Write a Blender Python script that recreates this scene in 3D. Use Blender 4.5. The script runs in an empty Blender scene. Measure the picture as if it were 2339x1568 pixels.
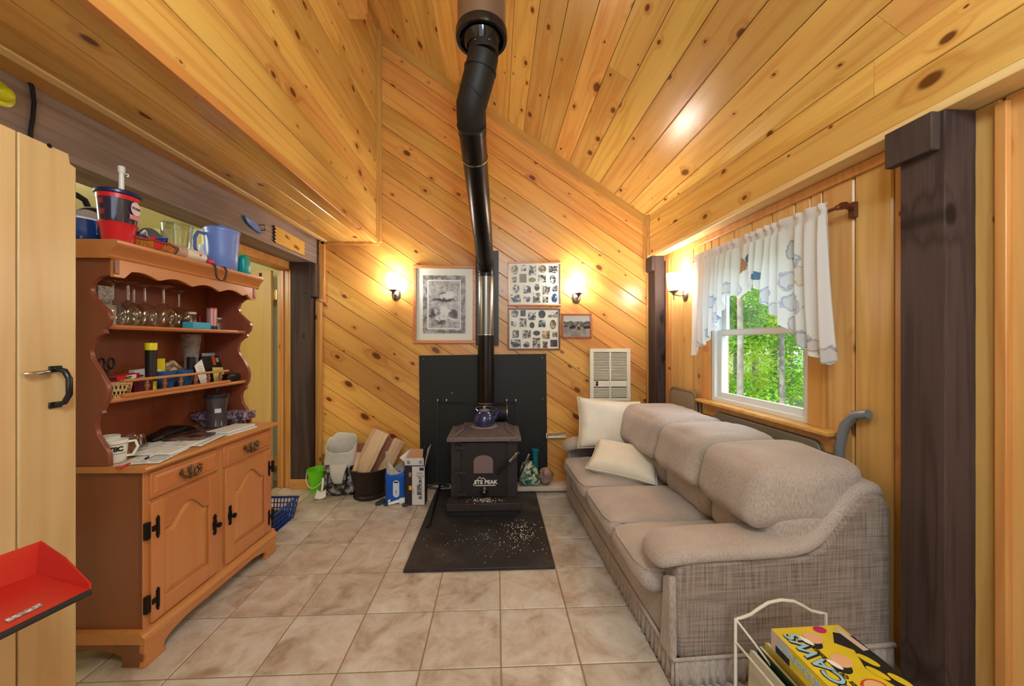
import bpy, bmesh, math, random
from mathutils import Matrix, Vector, noise
random.seed(7)
SC = bpy.context.scene
COL = SC.collection
PI = math.pi

# ---------------------------------------------------------------- camera
FPX, CXP, CYP, HC, YAW = 850.0, 1169.5, 784.0, 1.35, 0.042
cam_d = bpy.data.cameras.new('camera')
cam_d.sensor_fit = 'HORIZONTAL'; cam_d.sensor_width = 36.0
cam_d.lens = 36.0 * FPX / 2339.0
cam_d.clip_start = 0.02; cam_d.clip_end = 200
cam = bpy.data.objects.new('camera', cam_d); COL.objects.link(cam)
cam.location = (0, 0, HC); cam.rotation_euler = (PI/2, 0, -YAW)
SC.camera = cam
# ---------------------------------------------------------------- world, sun, fill and kitchen lights, exposure
W = bpy.data.worlds.new('sky'); SC.world = W; W.use_nodes = True
_bg = W.node_tree.nodes['Background']
_bg.inputs[0].default_value = (0.72, 0.87, 1.0, 1); _bg.inputs[1].default_value = 3.6
sun_d = bpy.data.lights.new('sun', 'SUN'); sun_d.energy = 8.5; sun_d.angle = 0.02; sun_d.color = (1, .95, .82)
sun = bpy.data.objects.new('sun', sun_d); COL.objects.link(sun)
sun.rotation_euler = (math.radians(18), math.radians(-34), 0)   # high sun over the roof, travelling towards the trees
SC.view_settings.view_transform = 'Standard'; SC.view_settings.look = 'None'
SC.view_settings.exposure = 0.42; SC.view_settings.gamma = 1.0
SC.view_settings.use_curve_mapping = False
def lamp(name, loc, power, col, radius):
    d = bpy.data.lights.new(name, 'POINT'); d.energy = power; d.color = col; d.shadow_soft_size = radius
    o = bpy.data.objects.new(name, d); COL.objects.link(o); o.location = loc
    return o
lamp('fill_light', (0.35, -0.9, 2.55), 44, (.70, .90, 1.0), .22)  # added fill light behind the viewer, no known fixture
_d = bpy.data.lights.new('cool_fill_area', 'AREA'); _d.shape = 'RECTANGLE'; _d.size = 2.6; _d.size_y = 1.9; _d.energy = 34; _d.color = (.58, .83, 1.0)  # added cool area fill behind the viewer, no known window there
_o = bpy.data.objects.new('cool_fill_area', _d); COL.objects.link(_o); _o.location = (0, -2.70, 1.9); _o.rotation_euler = (PI/2, 0, 0)
lamp('fill_light', (0.15, -0.25, 2.80), 66, (.72, .91, 1.0), .2)  # second added fill, above the viewer, to brighten the near ceiling
lamp('kitchen_lamp', (-2.9, 1.9, 2.15), 26, (1.0, .95, .72), .12)

# ---------------------------------------------------------------- helpers
LA, RA = -0.0344, 0.0395            # the two long sides of the room are a little out of square
MI = Matrix.Identity(4)
ML = Matrix.Rotation(LA, 4, 'Z'); MR = Matrix.Rotation(RA, 4, 'Z')
def hit(u, v, ax, c, M=MI):
    """point of a surface (axis ax = c in frame M) seen at photo pixel u, v"""
    a, b = (u-CXP)/FPX, (CYP-v)/FPX
    d = Vector((a*math.cos(YAW)+math.sin(YAW), -a*math.sin(YAW)+math.cos(YAW), b))
    Mi = M.inverted(); d = Mi.to_3x3() @ d; o = Mi @ Vector((0, 0, HC))
    return o + d*((c-o[ax])/d[ax])
def T(x, y, z): return Matrix.Translation((x, y, z))
def RZ(a): return Matrix.Rotation(a, 4, 'Z')
def RX(a): return Matrix.Rotation(a, 4, 'X')
def RY(a): return Matrix.Rotation(a, 4, 'Y')
def frame(o, x, y, z):
    m = Matrix((x, y, z)).transposed().to_4x4(); m.translation = Vector(o); return m

class MB:
    """collects geometry of ONE object"""
    def __init__(s): s.v = []; s.f = []; s.m = []; s.M = None; s.mi = 0
    def add(s, vs, fs):
        n = len(s.v)
        if s.M is not None: vs = [tuple(s.M @ Vector(p)) for p in vs]
        s.v += [tuple(p) for p in vs]
        s.f += [tuple(i+n for i in f) for f in fs]; s.m += [s.mi]*len(fs)
        return s
    def box(s, x0, x1, y0, y1, z0, z1):
        return s.add([(x0,y0,z0),(x1,y0,z0),(x1,y1,z0),(x0,y1,z0),(x0,y0,z1),(x1,y0,z1),(x1,y1,z1),(x0,y1,z1)],
                     [(0,3,2,1),(4,5,6,7),(0,1,5,4),(1,2,6,5),(2,3,7,6),(3,0,4,7)])
    def prism(s, poly, a0, a1, ax=2):
        """poly (2d, ccw) extruded along axis ax from a0 to a1"""
        def p3(p, a):
            return (p[0],p[1],a) if ax == 2 else ((p[0],a,p[1]) if ax == 1 else (a,p[0],p[1]))
        n = len(poly); vs = [p3(p, a0) for p in poly] + [p3(p, a1) for p in poly]
        fs = [tuple(range(n))[::-1], tuple(range(n, 2*n))] + [(i,(i+1)%n,n+(i+1)%n,n+i) for i in range(n)]
        if ax == 1: fs = [f[::-1] for f in fs]
        return s.add(vs, fs)
    def lathe(s, prof, n=24, c=(0,0,0), cap=True, a0=0, a1=2*PI, ell=1.0):
        """profile [(r,z)...] turned about z"""
        full = abs(a1-a0-2*PI) < 1e-6; k = n if full else n+1
        vs = []; fs = []
        for r, z in prof:
            for i in range(k):
                a = a0+(a1-a0)*i/n; vs.append((c[0]+r*math.cos(a), c[1]+r*ell*math.sin(a), c[2]+z))
        for j in range(len(prof)-1):
            for i in range(n):
                q = (i+1) % k
                fs.append((j*k+i, j*k+q, (j+1)*k+q, (j+1)*k+i))
        if cap and full:
            if prof[0][0] > 1e-4: fs.append(tuple(range(k))[::-1])
            if prof[-1][0] > 1e-4: fs.append(tuple(range((len(prof)-1)*k, len(prof)*k)))
        return s.add(vs, fs)
    def tube(s, pts, r, n=8, closed=False, cap=True):
        pts = [Vector(p) for p in pts]; N = len(pts)
        rs = r if isinstance(r, (list, tuple)) else [r]*N
        vs = []; fs = []; up = None
        for i, p in enumerate(pts):
            if closed: d = pts[(i+1) % N]-pts[i-1]
            else: d = pts[min(i+1, N-1)]-pts[max(i-1, 0)]
            d = d.normalized() if d.length > 1e-9 else Vector((0,0,1))
            if up is None:
                up = Vector((0,0,1)) if abs(d.z) < .9 else Vector((1,0,0))
            x = (up - d*up.dot(d))
            x = x.normalized() if x.length > 1e-6 else d.orthogonal().normalized()
            up = x; y = d.cross(x)
            for k in range(n):
                a = 2*PI*k/n; vs.append(p + (x*math.cos(a)+y*math.sin(a))*rs[i])
        for i in range(N if closed else N-1):
            j = (i+1) % N
            for k in range(n):
                q = (k+1) % n; fs.append((i*n+k, i*n+q, j*n+q, j*n+k))
        if cap and not closed:
            fs.append(tuple(range(n))[::-1]); fs.append(tuple(range((N-1)*n, N*n)))
        return s.add(vs, fs)
    def grid(s, fn, nu, nv, closeu=False):
        ku = nu if closeu else nu+1
        vs = [fn(i/nu, j/nv) for j in range(nv+1) for i in range(ku)]
        fs = [(j*ku+i, j*ku+(i+1) % ku, (j+1)*ku+(i+1) % ku, (j+1)*ku+i) for j in range(nv) for i in range(nu)]
        return s.add(vs, fs)
    def ball(s, c, r, n=12, m=8):
        rx, ry, rz = r if isinstance(r, (tuple, list)) else (r, r, r)
        pr = [(math.sin(PI*j/m), -math.cos(PI*j/m)) for j in range(m+1)]
        vs = []; fs = []
        for a, z in pr:
            for i in range(n):
                t = 2*PI*i/n; vs.append((c[0]+rx*a*math.cos(t), c[1]+ry*a*math.sin(t), c[2]+rz*z))
        for j in range(m):
            for i in range(n): fs.append((j*n+i, j*n+(i+1) % n, (j+1)*n+(i+1) % n, (j+1)*n+i))
        return s.add(vs, fs)
    def mesh(s, name, smooth=None):
        me = bpy.data.meshes.new(name); me.from_pydata(s.v, [], s.f); me.update()
        bm = bmesh.new(); bm.from_mesh(me); bmesh.ops.remove_doubles(bm, verts=bm.verts, dist=1e-6)
        bm.to_mesh(me) if len(bm.faces) == len(s.f) else None
        bm.free()
        if smooth: me.shade_smooth(); me.set_sharp_from_angle(angle=math.radians(smooth))
        return me
    def build(s, name, mat, parent=None, M=None, smooth=None, bevel=0, solid=0, sub=0, seg=2):
        me = s.mesh(name, smooth); mats = mat if isinstance(mat, (list, tuple)) else [mat]
        for m in mats: me.materials.append(m)
        if len(mats) > 1 and len(me.polygons) == len(s.m): me.polygons.foreach_set('material_index', s.m)
        return link(name, me, parent, M, bevel, solid, sub, seg)
def link(name, me, parent=None, M=None, bevel=0, solid=0, sub=0, seg=2):
    o = bpy.data.objects.new(name, me); COL.objects.link(o)
    if parent is not None: o.parent = parent
    if M is not None: o.matrix_local = M
    if solid:
        k = o.modifiers.new('solid', 'SOLIDIFY'); k.thickness = solid; k.offset = 0
    if sub:
        k = o.modifiers.new('sub', 'SUBSURF'); k.levels = sub; k.render_levels = sub
    if bevel:
        k = o.modifiers.new('bevel', 'BEVEL'); k.width = bevel; k.segments = seg; k.limit_method = 'ANGLE'; k.angle_limit = math.radians(40)
        o.data.shade_smooth()
        o.data.set_sharp_from_angle(angle=math.radians(50))
    return o
def tag(o, label, cat=None, group=None, kind=None):
    o['label'] = label
    if cat: o['category'] = cat
    if group: o['group'] = group
    if kind: o['kind'] = kind
    return o
def thing(name, label, cat, M=MI, group=None):
    o = bpy.data.objects.new(name, None); COL.objects.link(o); o.empty_display_size = .05
    o.matrix_local = M
    return tag(o, label, cat, group)
def struct(o, label):
    o['kind'] = 'structure'; o['label'] = label; return o
def dup(o, parent=None, M=None):
    c = o.copy(); COL.objects.link(c)
    if parent is not None: c.parent = parent
    if M is not None: c.matrix_local = M
    for ch in list(o.children): dup(ch, c)
    return c
def text_mesh(s, size, depth=.0006, bold=0, spacing=1.0, shear=0, align='CENTER'):
    cu = bpy.data.curves.new('t', 'FONT'); cu.body = s; cu.size = size; cu.extrude = depth; cu.offset = bold
    cu.align_x = align; cu.align_y = 'CENTER'; cu.space_character = spacing; cu.shear = shear; cu.resolution_u = 3
    o = bpy.data.objects.new('t', cu); COL.objects.link(o)
    bpy.context.view_layer.update()
    me = bpy.data.meshes.new_from_object(o.evaluated_get(bpy.context.evaluated_depsgraph_get()))
    bpy.data.objects.remove(o); bpy.data.curves.remove(cu)
    return me
def lettering(s, size, mat, parent, M, bold=0, spacing=1.0, shear=0, align='CENTER', name='lettering', depth=.0006):
    me = text_mesh(s, size, depth, bold, spacing, shear, align); me.materials.append(mat)
    return link(name, me, parent, M)
def clip(poly, n, d):
    """keep the part of a convex polygon with p.n <= d"""
    out = []
    for i, p in enumerate(poly):
        q = poly[(i+1) % len(poly)]
        a = p[0]*n[0]+p[1]*n[1]-d; b = q[0]*n[0]+q[1]*n[1]-d
        if a <= 0: out.append(p)
        if (a < 0 < b) or (b < 0 < a):
            t = a/(a-b); out.append((p[0]+(q[0]-p[0])*t, p[1]+(q[1]-p[1])*t))
    return out
def clean(poly):
    out = []
    for p in poly:
        if not out or (Vector(p)-Vector(out[-1])).length > 1e-4: out.append(p)
    if len(out) > 2 and (Vector(out[0])-Vector(out[-1])).length < 1e-4: out.pop()
    return out
def plank(parent, M, x0, x1, y0, y1, mat, th=.016, ch=.0035, name='plank', polyclip=None, lap=.0018):
    """a board with chamfered long edges; x along the grain, face at z = 0"""
    poly = [(x0,y0+lap),(x1,y0+lap),(x1,y1-lap),(x0,y1-lap)]
    if polyclip:
        for n, d in polyclip: poly = clip(poly, n, d)
    poly = clean(poly)
    if len(poly) < 3: return None
    cx = sum(p[0] for p in poly)/len(poly); cy = (y0+y1)/2
    inn = []
    n = len(poly)
    for p in poly:
        yy = min(max(p[1], y0+lap+ch), y1-lap-ch); inn.append((p[0]-cx, yy-cy))
    out = [(p[0]-cx, p[1]-cy) for p in poly]
    b = MB()
    vs = [(p[0],p[1],-th) for p in out]+[(p[0],p[1],-ch) for p in out]+[(p[0],p[1],0) for p in inn]
    fs = [tuple(range(2*n, 3*n))]+[(i,(i+1)%n,n+(i+1)%n,n+i) for i in range(n)]+[(n+i,n+(i+1)%n,2*n+(i+1)%n,2*n+i) for i in range(n)]
    b.add(vs, fs)
    o = b.build(name, mat, parent, M @ T(cx, cy, 0))
    return o

# ---------------------------------------------------------------- materials
def nmat(name):
    m = bpy.data.materials.new(name); m.use_nodes = True
    nt = m.node_tree; b = nt.nodes['Principled BSDF']
    return m, nt, b
def N(nt, t, **kw):
    n = nt.nodes.new(t)
    for k, v in kw.items():
        if k.startswith('i_'):
            key = k[2:]; key = int(key) if key.isdigit() else key
            n.inputs[key].default_value = v
        else: setattr(n, k, v)
    return n
def rgb(r, g, b):
    f = lambda c: (c/255/12.92) if c/255 <= .04045 else ((c/255+.055)/1.055)**2.4
    return (f(r), f(g), f(b), 1)
MATS = {}
def plain(name, col, rough=.5, metal=0, spec=.5, noise_amt=0.0, nscale=30, bump=0, alpha=1, trans=0, ior=1.45, emit=0, coat=0, subs=0):
    if name in MATS: return MATS[name]
    m, nt, b = nmat(name)
    b.inputs['Base Color'].default_value = col; b.inputs['Roughness'].default_value = rough
    b.inputs['Metallic'].default_value = metal; b.inputs['Specular IOR Level'].default_value = spec
    b.inputs['Transmission Weight'].default_value = trans; b.inputs['IOR'].default_value = ior
    b.inputs['Coat Weight'].default_value = coat; b.inputs['Alpha'].default_value = alpha
    if subs: b.inputs['Subsurface Weight'].default_value = subs
    if emit:
        b.inputs['Emission Color'].default_value = col; b.inputs['Emission Strength'].default_value = emit
    if noise_amt or bump:
        tc = N(nt, 'ShaderNodeTexCoord'); no = N(nt, 'ShaderNodeTexNoise', i_Scale=nscale, i_Detail=4.0)
        nt.links.new(tc.outputs['Object'], no.inputs['Vector'])
        if noise_amt:
            hs = N(nt, 'ShaderNodeMixRGB', blend_type='MULTIPLY'); hs.inputs[0].default_value = 1
            mr = N(nt, 'ShaderNodeMapRange'); mr.inputs[1].default_value = .3; mr.inputs[2].default_value = .7
            mr.inputs[3].default_value = 1-noise_amt; mr.inputs[4].default_value = 1+noise_amt*.4
            nt.links.new(no.outputs[0], mr.inputs[0]); hs.inputs[1].default_value = col
            nt.links.new(mr.outputs[0], hs.inputs[2]); nt.links.new(hs.outputs[0], b.inputs['Base Color'])
        if bump:
            bp = N(nt, 'ShaderNodeBump', i_Strength=bump, i_Distance=.004)
            nt.links.new(no.outputs[0], bp.inputs['Height']); nt.links.new(bp.outputs[0], b.inputs['Normal'])
    MATS[name] = m; return m
def ramp(nt, stops, interp='LINEAR'):
    r = nt.nodes.new('ShaderNodeValToRGB'); r.color_ramp.interpolation = interp
    e = r.color_ramp.elements
    while len(e) > 1: e.remove(e[-1])
    e[0].position = stops[0][0]; e[0].color = stops[0][1]
    for p, c in stops[1:]:
        q = e.new(p); q.color = c
    return r
def math_n(nt, op, a, b=None, clampv=False):
    n = N(nt, 'ShaderNodeMath', operation=op); n.use_clamp = clampv
    for i, x in enumerate((a, b)):
        if x is None: continue
        if isinstance(x, (int, float)): n.inputs[i].default_value = x
        else: nt.links.new(x, n.inputs[i])
    return n.outputs[0]
def wood(name, light, dark, knot=None, rough=.28, gscale=1.0, knots=1.0, axis=0, var=.22, contrast=.62, coat=.0, kdens=1.0, bump=.05, spec=.5):
    """board wood: grain along the object's x (axis 0) or z (axis 2), knots, tone varying from board to board"""
    if name in MATS: return MATS[name]
    m, nt, b = nmat(name); L = nt.links.new
    tc = N(nt, 'ShaderNodeTexCoord'); oi = N(nt, 'ShaderNodeObjectInfo')
    off = math_n(nt, 'MULTIPLY', oi.outputs['Random'], 61.7)
    co = N(nt, 'ShaderNodeCombineXYZ'); L(off, co.inputs[0]); L(math_n(nt, 'MULTIPLY', off, .37), co.inputs[1])
    add = N(nt, 'ShaderNodeVectorMath', operation='ADD')
    src = tc.outputs['Object']
    if axis:
        se = N(nt, 'ShaderNodeSeparateXYZ'); L(src, se.inputs[0]); cb = N(nt, 'ShaderNodeCombineXYZ')
        order = (2, 0, 1) if axis == 2 else (1, 0, 2)
        for i, k in enumerate(order): L(se.outputs[k], cb.inputs[i])
        src = cb.outputs[0]
    L(src, add.inputs[0]); L(co.outputs[0], add.inputs[1])
    base = add.outputs[0]
    # knots
    mp = N(nt, 'ShaderNodeMapping'); mp.inputs['Scale'].default_value = (3.0*kdens, 5.2*kdens, 1); L(base, mp.inputs[0])
    vo = N(nt, 'ShaderNodeTexVoronoi', voronoi_dimensions='2D', i_Scale=1.0, i_Randomness=.95); L(mp.outputs[0], vo.inputs['Vector'])
    se2 = N(nt, 'ShaderNodeSeparateXYZ'); L(vo.outputs['Color'], se2.inputs[0])
    on = math_n(nt, 'GREATER_THAN', se2.outputs[0], 1-.62*knots)
    rad = math_n(nt, 'MULTIPLY', math_n(nt, 'ADD', math_n(nt, 'MULTIPLY', se2.outputs[1], se2.outputs[1]), .22), .13)
    rel = math_n(nt, 'DIVIDE', vo.outputs['Distance'], rad)
    kn = N(nt, 'ShaderNodeMapRange', interpolation_type='SMOOTHSTEP'); kn.inputs[1].default_value = 1.15; kn.inputs[2].default_value = .6
    kn.inputs[3].default_value = 0; kn.inputs[4].default_value = 1; L(rel, kn.inputs[0])
    kmask = math_n(nt, 'MULTIPLY', kn.outputs[0], on)
    halo = N(nt, 'ShaderNodeMapRange', interpolation_type='SMOOTHSTEP'); halo.inputs[1].default_value = 3.2; halo.inputs[2].default_value = .8
    halo.inputs[3].default_value = 0; halo.inputs[4].default_value = 1; L(rel, halo.inputs[0])
    hmask = math_n(nt, 'MULTIPLY', halo.outputs[0], on)
    # grain
    mg = N(nt, 'ShaderNodeMapping'); mg.inputs['Scale'].default_value = (.55*gscale, 9*gscale, 9*gscale); L(base, mg.inputs[0])
    no = N(nt, 'ShaderNodeTexNoise', i_Scale=1.0, i_Detail=2.0); L(mg.outputs[0], no.inputs['Vector'])
    ph = math_n(nt, 'ADD', math_n(nt, 'MULTIPLY', no.outputs[0], 26.0), math_n(nt, 'MULTIPLY', hmask, 5.0))
    sn = math_n(nt, 'ADD', math_n(nt, 'MULTIPLY', math_n(nt, 'SINE', ph), .5), .5)
    mf = N(nt, 'ShaderNodeMapping'); mf.inputs['Scale'].default_value = (3*gscale, 110*gscale, 110*gscale); L(base, mf.inputs[0])
    nf = N(nt, 'ShaderNodeTexNoise', i_Scale=1.0, i_Detail=3.0); L(mf.outputs[0], nf.inputs['Vector'])
    ml = N(nt, 'ShaderNodeMapping'); ml.inputs['Scale'].default_value = (.9, 5, 5); L(base, ml.inputs[0])
    nl = N(nt, 'ShaderNodeTexNoise', i_Scale=1.0, i_Detail=1.0); L(ml.outputs[0], nl.inputs['Vector'])
    g = math_n(nt, 'ADD', math_n(nt, 'MULTIPLY', math_n(nt, 'POWER', sn, 2.0), .42*contrast), math_n(nt, 'MULTIPLY', nf.outputs[0], .5*contrast))
    g = math_n(nt, 'ADD', g, math_n(nt, 'MULTIPLY', math_n(nt, 'SUBTRACT', nl.outputs[0], .5), 1.1*contrast))
    g = math_n(nt, 'ADD', g, math_n(nt, 'MULTIPLY', hmask, .22), True)
    mx = N(nt, 'ShaderNodeMixRGB'); mx.inputs[1].default_value = light; mx.inputs[2].default_value = dark; L(g, mx.inputs[0])
    tone = N(nt, 'ShaderNodeHueSaturation')
    L(math_n(nt, 'ADD', math_n(nt, 'MULTIPLY', oi.outputs['Random'], var*2), 1-var), tone.inputs['Value'])
    L(math_n(nt, 'ADD', math_n(nt, 'MULTIPLY', math_n(nt, 'FRACT', math_n(nt, 'MULTIPLY', oi.outputs['Random'], 7.3)), .018), .491), tone.inputs['Hue'])
    L(mx.outputs[0], tone.inputs['Color'])
    kc = N(nt, 'ShaderNodeMixRGB'); kc.inputs[2].default_value = knot or (.035, .012, .005, 1)
    L(math_n(nt, 'MULTIPLY', kmask, .9), kc.inputs[0]); L(tone.outputs[0], kc.inputs[1])
    L(kc.outputs[0], b.inputs['Base Color'])
    b.inputs['Roughness'].default_value = rough; b.inputs['Coat Weight'].default_value = coat; b.inputs['Coat Roughness'].default_value = .12
    b.inputs['Specular IOR Level'].default_value = spec
    if bump:
        bp = N(nt, 'ShaderNodeBump', i_Strength=bump, i_Distance=.002); L(nf.outputs[0], bp.inputs['Height']); L(bp.outputs[0], b.inputs['Normal'])
    MATS[name] = m; return m
# ================================================================ MATERIAL SET
PINE = wood('pine_board', rgb(228,174,90), rgb(178,94,28), rgb(92,42,14), rough=.30, var=.18)
PINE_C = wood('pine_ceiling_board', rgb(228,186,102), rgb(182,110,38), rgb(88,40,14), rough=.24, var=.18, kdens=1.05)
PINE_W = wood('pine_wall_board', rgb(222,178,108), rgb(178,108,46), rgb(92,40,14), rough=.32, var=.12, knots=.7)
PINE_T = wood('pine_trim', rgb(216,162,88), rgb(174,96,36), rgb(96,44,16), rough=.3, var=.1, knots=.25)
PINE_DOOR = wood('pine_door_veneer', rgb(214,176,112), rgb(190,142,80), rgb(120,70,30), rough=.4, var=.04, knots=0, gscale=.5, axis=2)
TIMBER = wood('dark_timber', rgb(84,68,62), rgb(44,33,31), rgb(26,17,15), rough=.62, var=.1, contrast=.9, gscale=1.3, bump=.6, knots=.5, spec=.25)
PINE_TZ = wood('pine_trim_upright', rgb(216,162,88), rgb(174,96,36), rgb(96,44,16), rough=.3, var=.1, knots=.25, axis=2)
BEAM = wood('weathered_beam', rgb(166,148,136), rgb(108,92,84), rgb(36,26,22), rough=.75, var=.05, contrast=.9, gscale=1.3, bump=.6, knots=.5, spec=.25)
PINE_LIT = wood('lit_pine_trim', rgb(238,206,146), rgb(216,168,100), rgb(120,60,24), rough=.35, var=.05, knots=.3)  # light on the soffit edge trims put into a paler pine colour
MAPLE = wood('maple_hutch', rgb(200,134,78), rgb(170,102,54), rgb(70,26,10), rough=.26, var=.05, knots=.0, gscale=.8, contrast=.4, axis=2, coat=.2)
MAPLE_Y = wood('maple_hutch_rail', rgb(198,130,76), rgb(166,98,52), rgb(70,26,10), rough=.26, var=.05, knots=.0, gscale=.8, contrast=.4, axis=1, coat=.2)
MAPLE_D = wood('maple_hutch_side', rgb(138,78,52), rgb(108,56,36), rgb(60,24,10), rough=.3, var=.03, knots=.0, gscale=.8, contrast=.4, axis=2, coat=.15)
BLACK = plain('black_steel', rgb(30,28,29), .42, 0, .5, .25, 40)
PAINTW = plain('white_vinyl', rgb(226,228,226), .35)
IRON = plain('antique_iron', rgb(34,27,23), .45, .6, bump=.3, nscale=60)
BRASS = plain('antique_brass', rgb(120,98,72), .3, .9, bump=.2, nscale=80)
CHROME = plain('chrome', rgb(200,196,190), .2, 1)
WHITE = plain('white_ceramic', rgb(232,230,224), .25)
PAPER = plain('white_paper', rgb(228,230,228), .7, noise_amt=.06, nscale=60)
INK = plain('black_ink', rgb(24,22,22), .6)
DRYWALL = plain('pale_cream_paint', rgb(226,222,176), .8)

# ================================================================ STRUCTURE
# ---- floor: ceramic tiles on a grout bed
def tile_mat():
    m, nt, b = nmat('beige_ceramic_tile'); L = nt.links.new
    tc = N(nt, 'ShaderNodeTexCoord'); oi = N(nt, 'ShaderNodeObjectInfo')
    co = N(nt, 'ShaderNodeCombineXYZ'); L(math_n(nt, 'MULTIPLY', oi.outputs['Random'], 53.), co.inputs[0]); L(math_n(nt, 'MULTIPLY', oi.outputs['Random'], 17.), co.inputs[1])
    ad = N(nt, 'ShaderNodeVectorMath', operation='ADD'); L(tc.outputs['Object'], ad.inputs[0]); L(co.outputs[0], ad.inputs[1])
    n1 = N(nt, 'ShaderNodeTexNoise', i_Scale=5.5, i_Detail=6.0, i_Roughness=.62, i_Distortion=.9); L(ad.outputs[0], n1.inputs['Vector'])
    n2 = N(nt, 'ShaderNodeTexNoise', i_Scale=16., i_Detail=5.0, i_Roughness=.7, i_Distortion=.5); L(ad.outputs[0], n2.inputs['Vector'])
    f = math_n(nt, 'ADD', math_n(nt, 'MULTIPLY', n1.outputs[0], .75), math_n(nt, 'MULTIPLY', n2.outputs[0], .25))
    r = ramp(nt, [(.31, rgb(148,126,108)), (.43, rgb(178,162,146)), (.52, rgb(194,184,171)), (.66, rgb(208,203,195))]); L(f, r.inputs[0])
    h = N(nt, 'ShaderNodeHueSaturation'); L(math_n(nt, 'ADD', math_n(nt, 'MULTIPLY', oi.outputs['Random'], .14), .92), h.inputs['Value']); L(r.outputs[0], h.inputs['Color'])
    L(h.outputs[0], b.inputs['Base Color']); b.inputs['Roughness'].default_value = .42
    bp = N(nt, 'ShaderNodeBump', i_Strength=.12, i_Distance=.003); L(n1.outputs[0], bp.inputs['Height']); L(bp.outputs[0], b.inputs['Normal'])
    return m
GROUT = plain('grout', rgb(150,122,92), .9, noise_amt=.15, nscale=50)
fl = MB().box(-4.2, 1.85, -2.8, 4.0, -.12, -.0035).build('floor', GROUT); struct(fl, 'beige mottled ceramic tile floor with pale grout lines')
TP = .3353; TX0, TY0 = -1.322, 1.551
tb = MB(); h_ = TP/2-.0026; e_ = .003
tb.add([(-h_,-h_,-.003),(h_,-h_,-.003),(h_,h_,-.003),(-h_,h_,-.003),(-h_+e_,-h_+e_,0),(h_-e_,-h_+e_,0),(h_-e_,h_-e_,0),(-h_+e_,h_-e_,0)],
       [(4,5,6,7),(0,1,5,4),(1,2,6,5),(2,3,7,6),(3,0,4,7)])
tile_me = tb.mesh('tile'); tile_me.materials.append(tile_mat())
for r in range(-7, 7):
    for c in range(-5, 10):
        x, y = TX0+(c+.5)*TP, TY0+(r+.5)*TP
        if y > 3.8: continue
        link('tile', tile_me, fl, T(x, y, 0))
# ---- back wall, diagonal planks parallel to the roof slope
SL = math.atan(.668); cs, sn_ = math.cos(SL), math.sin(SL)
YB = 3.62
roofz = lambda X: 2.60 + .668*(1.475-X)
wb = MB().prism([(-1.95,0),(1.78,0),(1.78,roofz(1.78)+.25),(-1.95,roofz(-1.95)+.25)], YB+.016, YB+.14, 1).build('wall_back', PINE_T)
struct(wb, 'back wall of diagonal knotty pine planks behind the stove')
MBW = frame((0, YB, 0), (cs, 0, -sn_), (sn_, 0, cs), (0, -1, 0))
def w2l(X, Z): return (X*cs-Z*sn_, X*sn_+Z*cs)
s0 = w2l(.6404, 1.846)[1]; PP = .1835
def hp(p, q):       # half plane left of p->q kept
    n = (q[1]-p[1], -(q[0]-p[0])); return (n, n[0]*p[0]+n[1]*p[1])
wpoly = [w2l(-1.72, 0), w2l(1.60, 0), w2l(1.60, roofz(1.60)), w2l(-1.72, roofz(-1.72))]
wcl = [hp(wpoly[i], wpoly[(i+1) % 4]) for i in range(4)]
for k in range(-14, 14):
    plank(wb, MBW, -5, 5, s0+k*PP, s0+(k+1)*PP, PINE, polyclip=wcl)
# trims of the back wall
def board(name, parent, M, x0, x1, y0, y1, z0, z1, mat=PINE_T, bev=.003, lab=None):
    cx, cy, cz = (x0+x1)/2, (y0+y1)/2, (z0+z1)/2
    o = MB().box(x0-cx, x1-cx, y0-cy, y1-cy, z0-cz, z1-cz).build(name, mat, parent, M @ T(cx, cy, cz), bevel=bev)
    if lab: o['label'] = lab
    return o
rl = w2l(1.475, 2.60)[1]
board('trim_board', wb, MBW, w2l(-1.14, 4.35)[0]-.2, w2l(1.475, 2.60)[0]+.02, rl-.085, rl+.01, 0, .018)
MV = frame((0, YB, 0), (0, 0, 1), (-1, 0, 0), (0, -1, 0))      # x up, y = -X, z to the room
board('trim_board', wb, MV, 2.31, 4.40, 1.095, 1.143, 0, .03)           # edge of the upper left wall
board('trim_board', wb, MV, 2.285, 2.315, 1.12, 1.66, 0, .03)
board('trim_board', wb, MV, 1.735, 2.315, 1.625, 1.675, 0, .03)          # left corner, upper
board('trim_board', wb, MV, 0.0, 1.75, 1.655, 1.71, 0, .03)              # left corner, lower
board('trim_board', wb, MV, 2.02, 2.62, -1.497, -1.455, 0, .03)          # right corner, upper
board('trim_board', wb, MV, 0.0, 2.03, -1.525, -1.478, 0, .03)
# ---- sloped ceiling
MC = frame((1.475, 0, 2.60), (0, -1, 0), (-cs, 0, sn_), (-sn_, 0, -cs))
ce = MB().box(-3.9, 2.8, -.5, 3.6, -.20, -.016).build('ceiling', PINE_T, None, MC); struct(ce, 'sloping ceiling of knotty pine boards')
for k in range(-1, 18):
    y0 = k*.18+.02
    cut = random.uniform(-2.6, 1.2)
    if random.random() < .2:
        plank(ce, T(0,0,0), -3.62, cut-.0008, y0, y0+.18, PINE_C); plank(ce, T(0,0,0), cut+.0008, 2.6, y0, y0+.18, PINE_C)
    else: plank(ce, T(0,0,0), -3.62, 2.6, y0, y0+.18, PINE_C)
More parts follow.
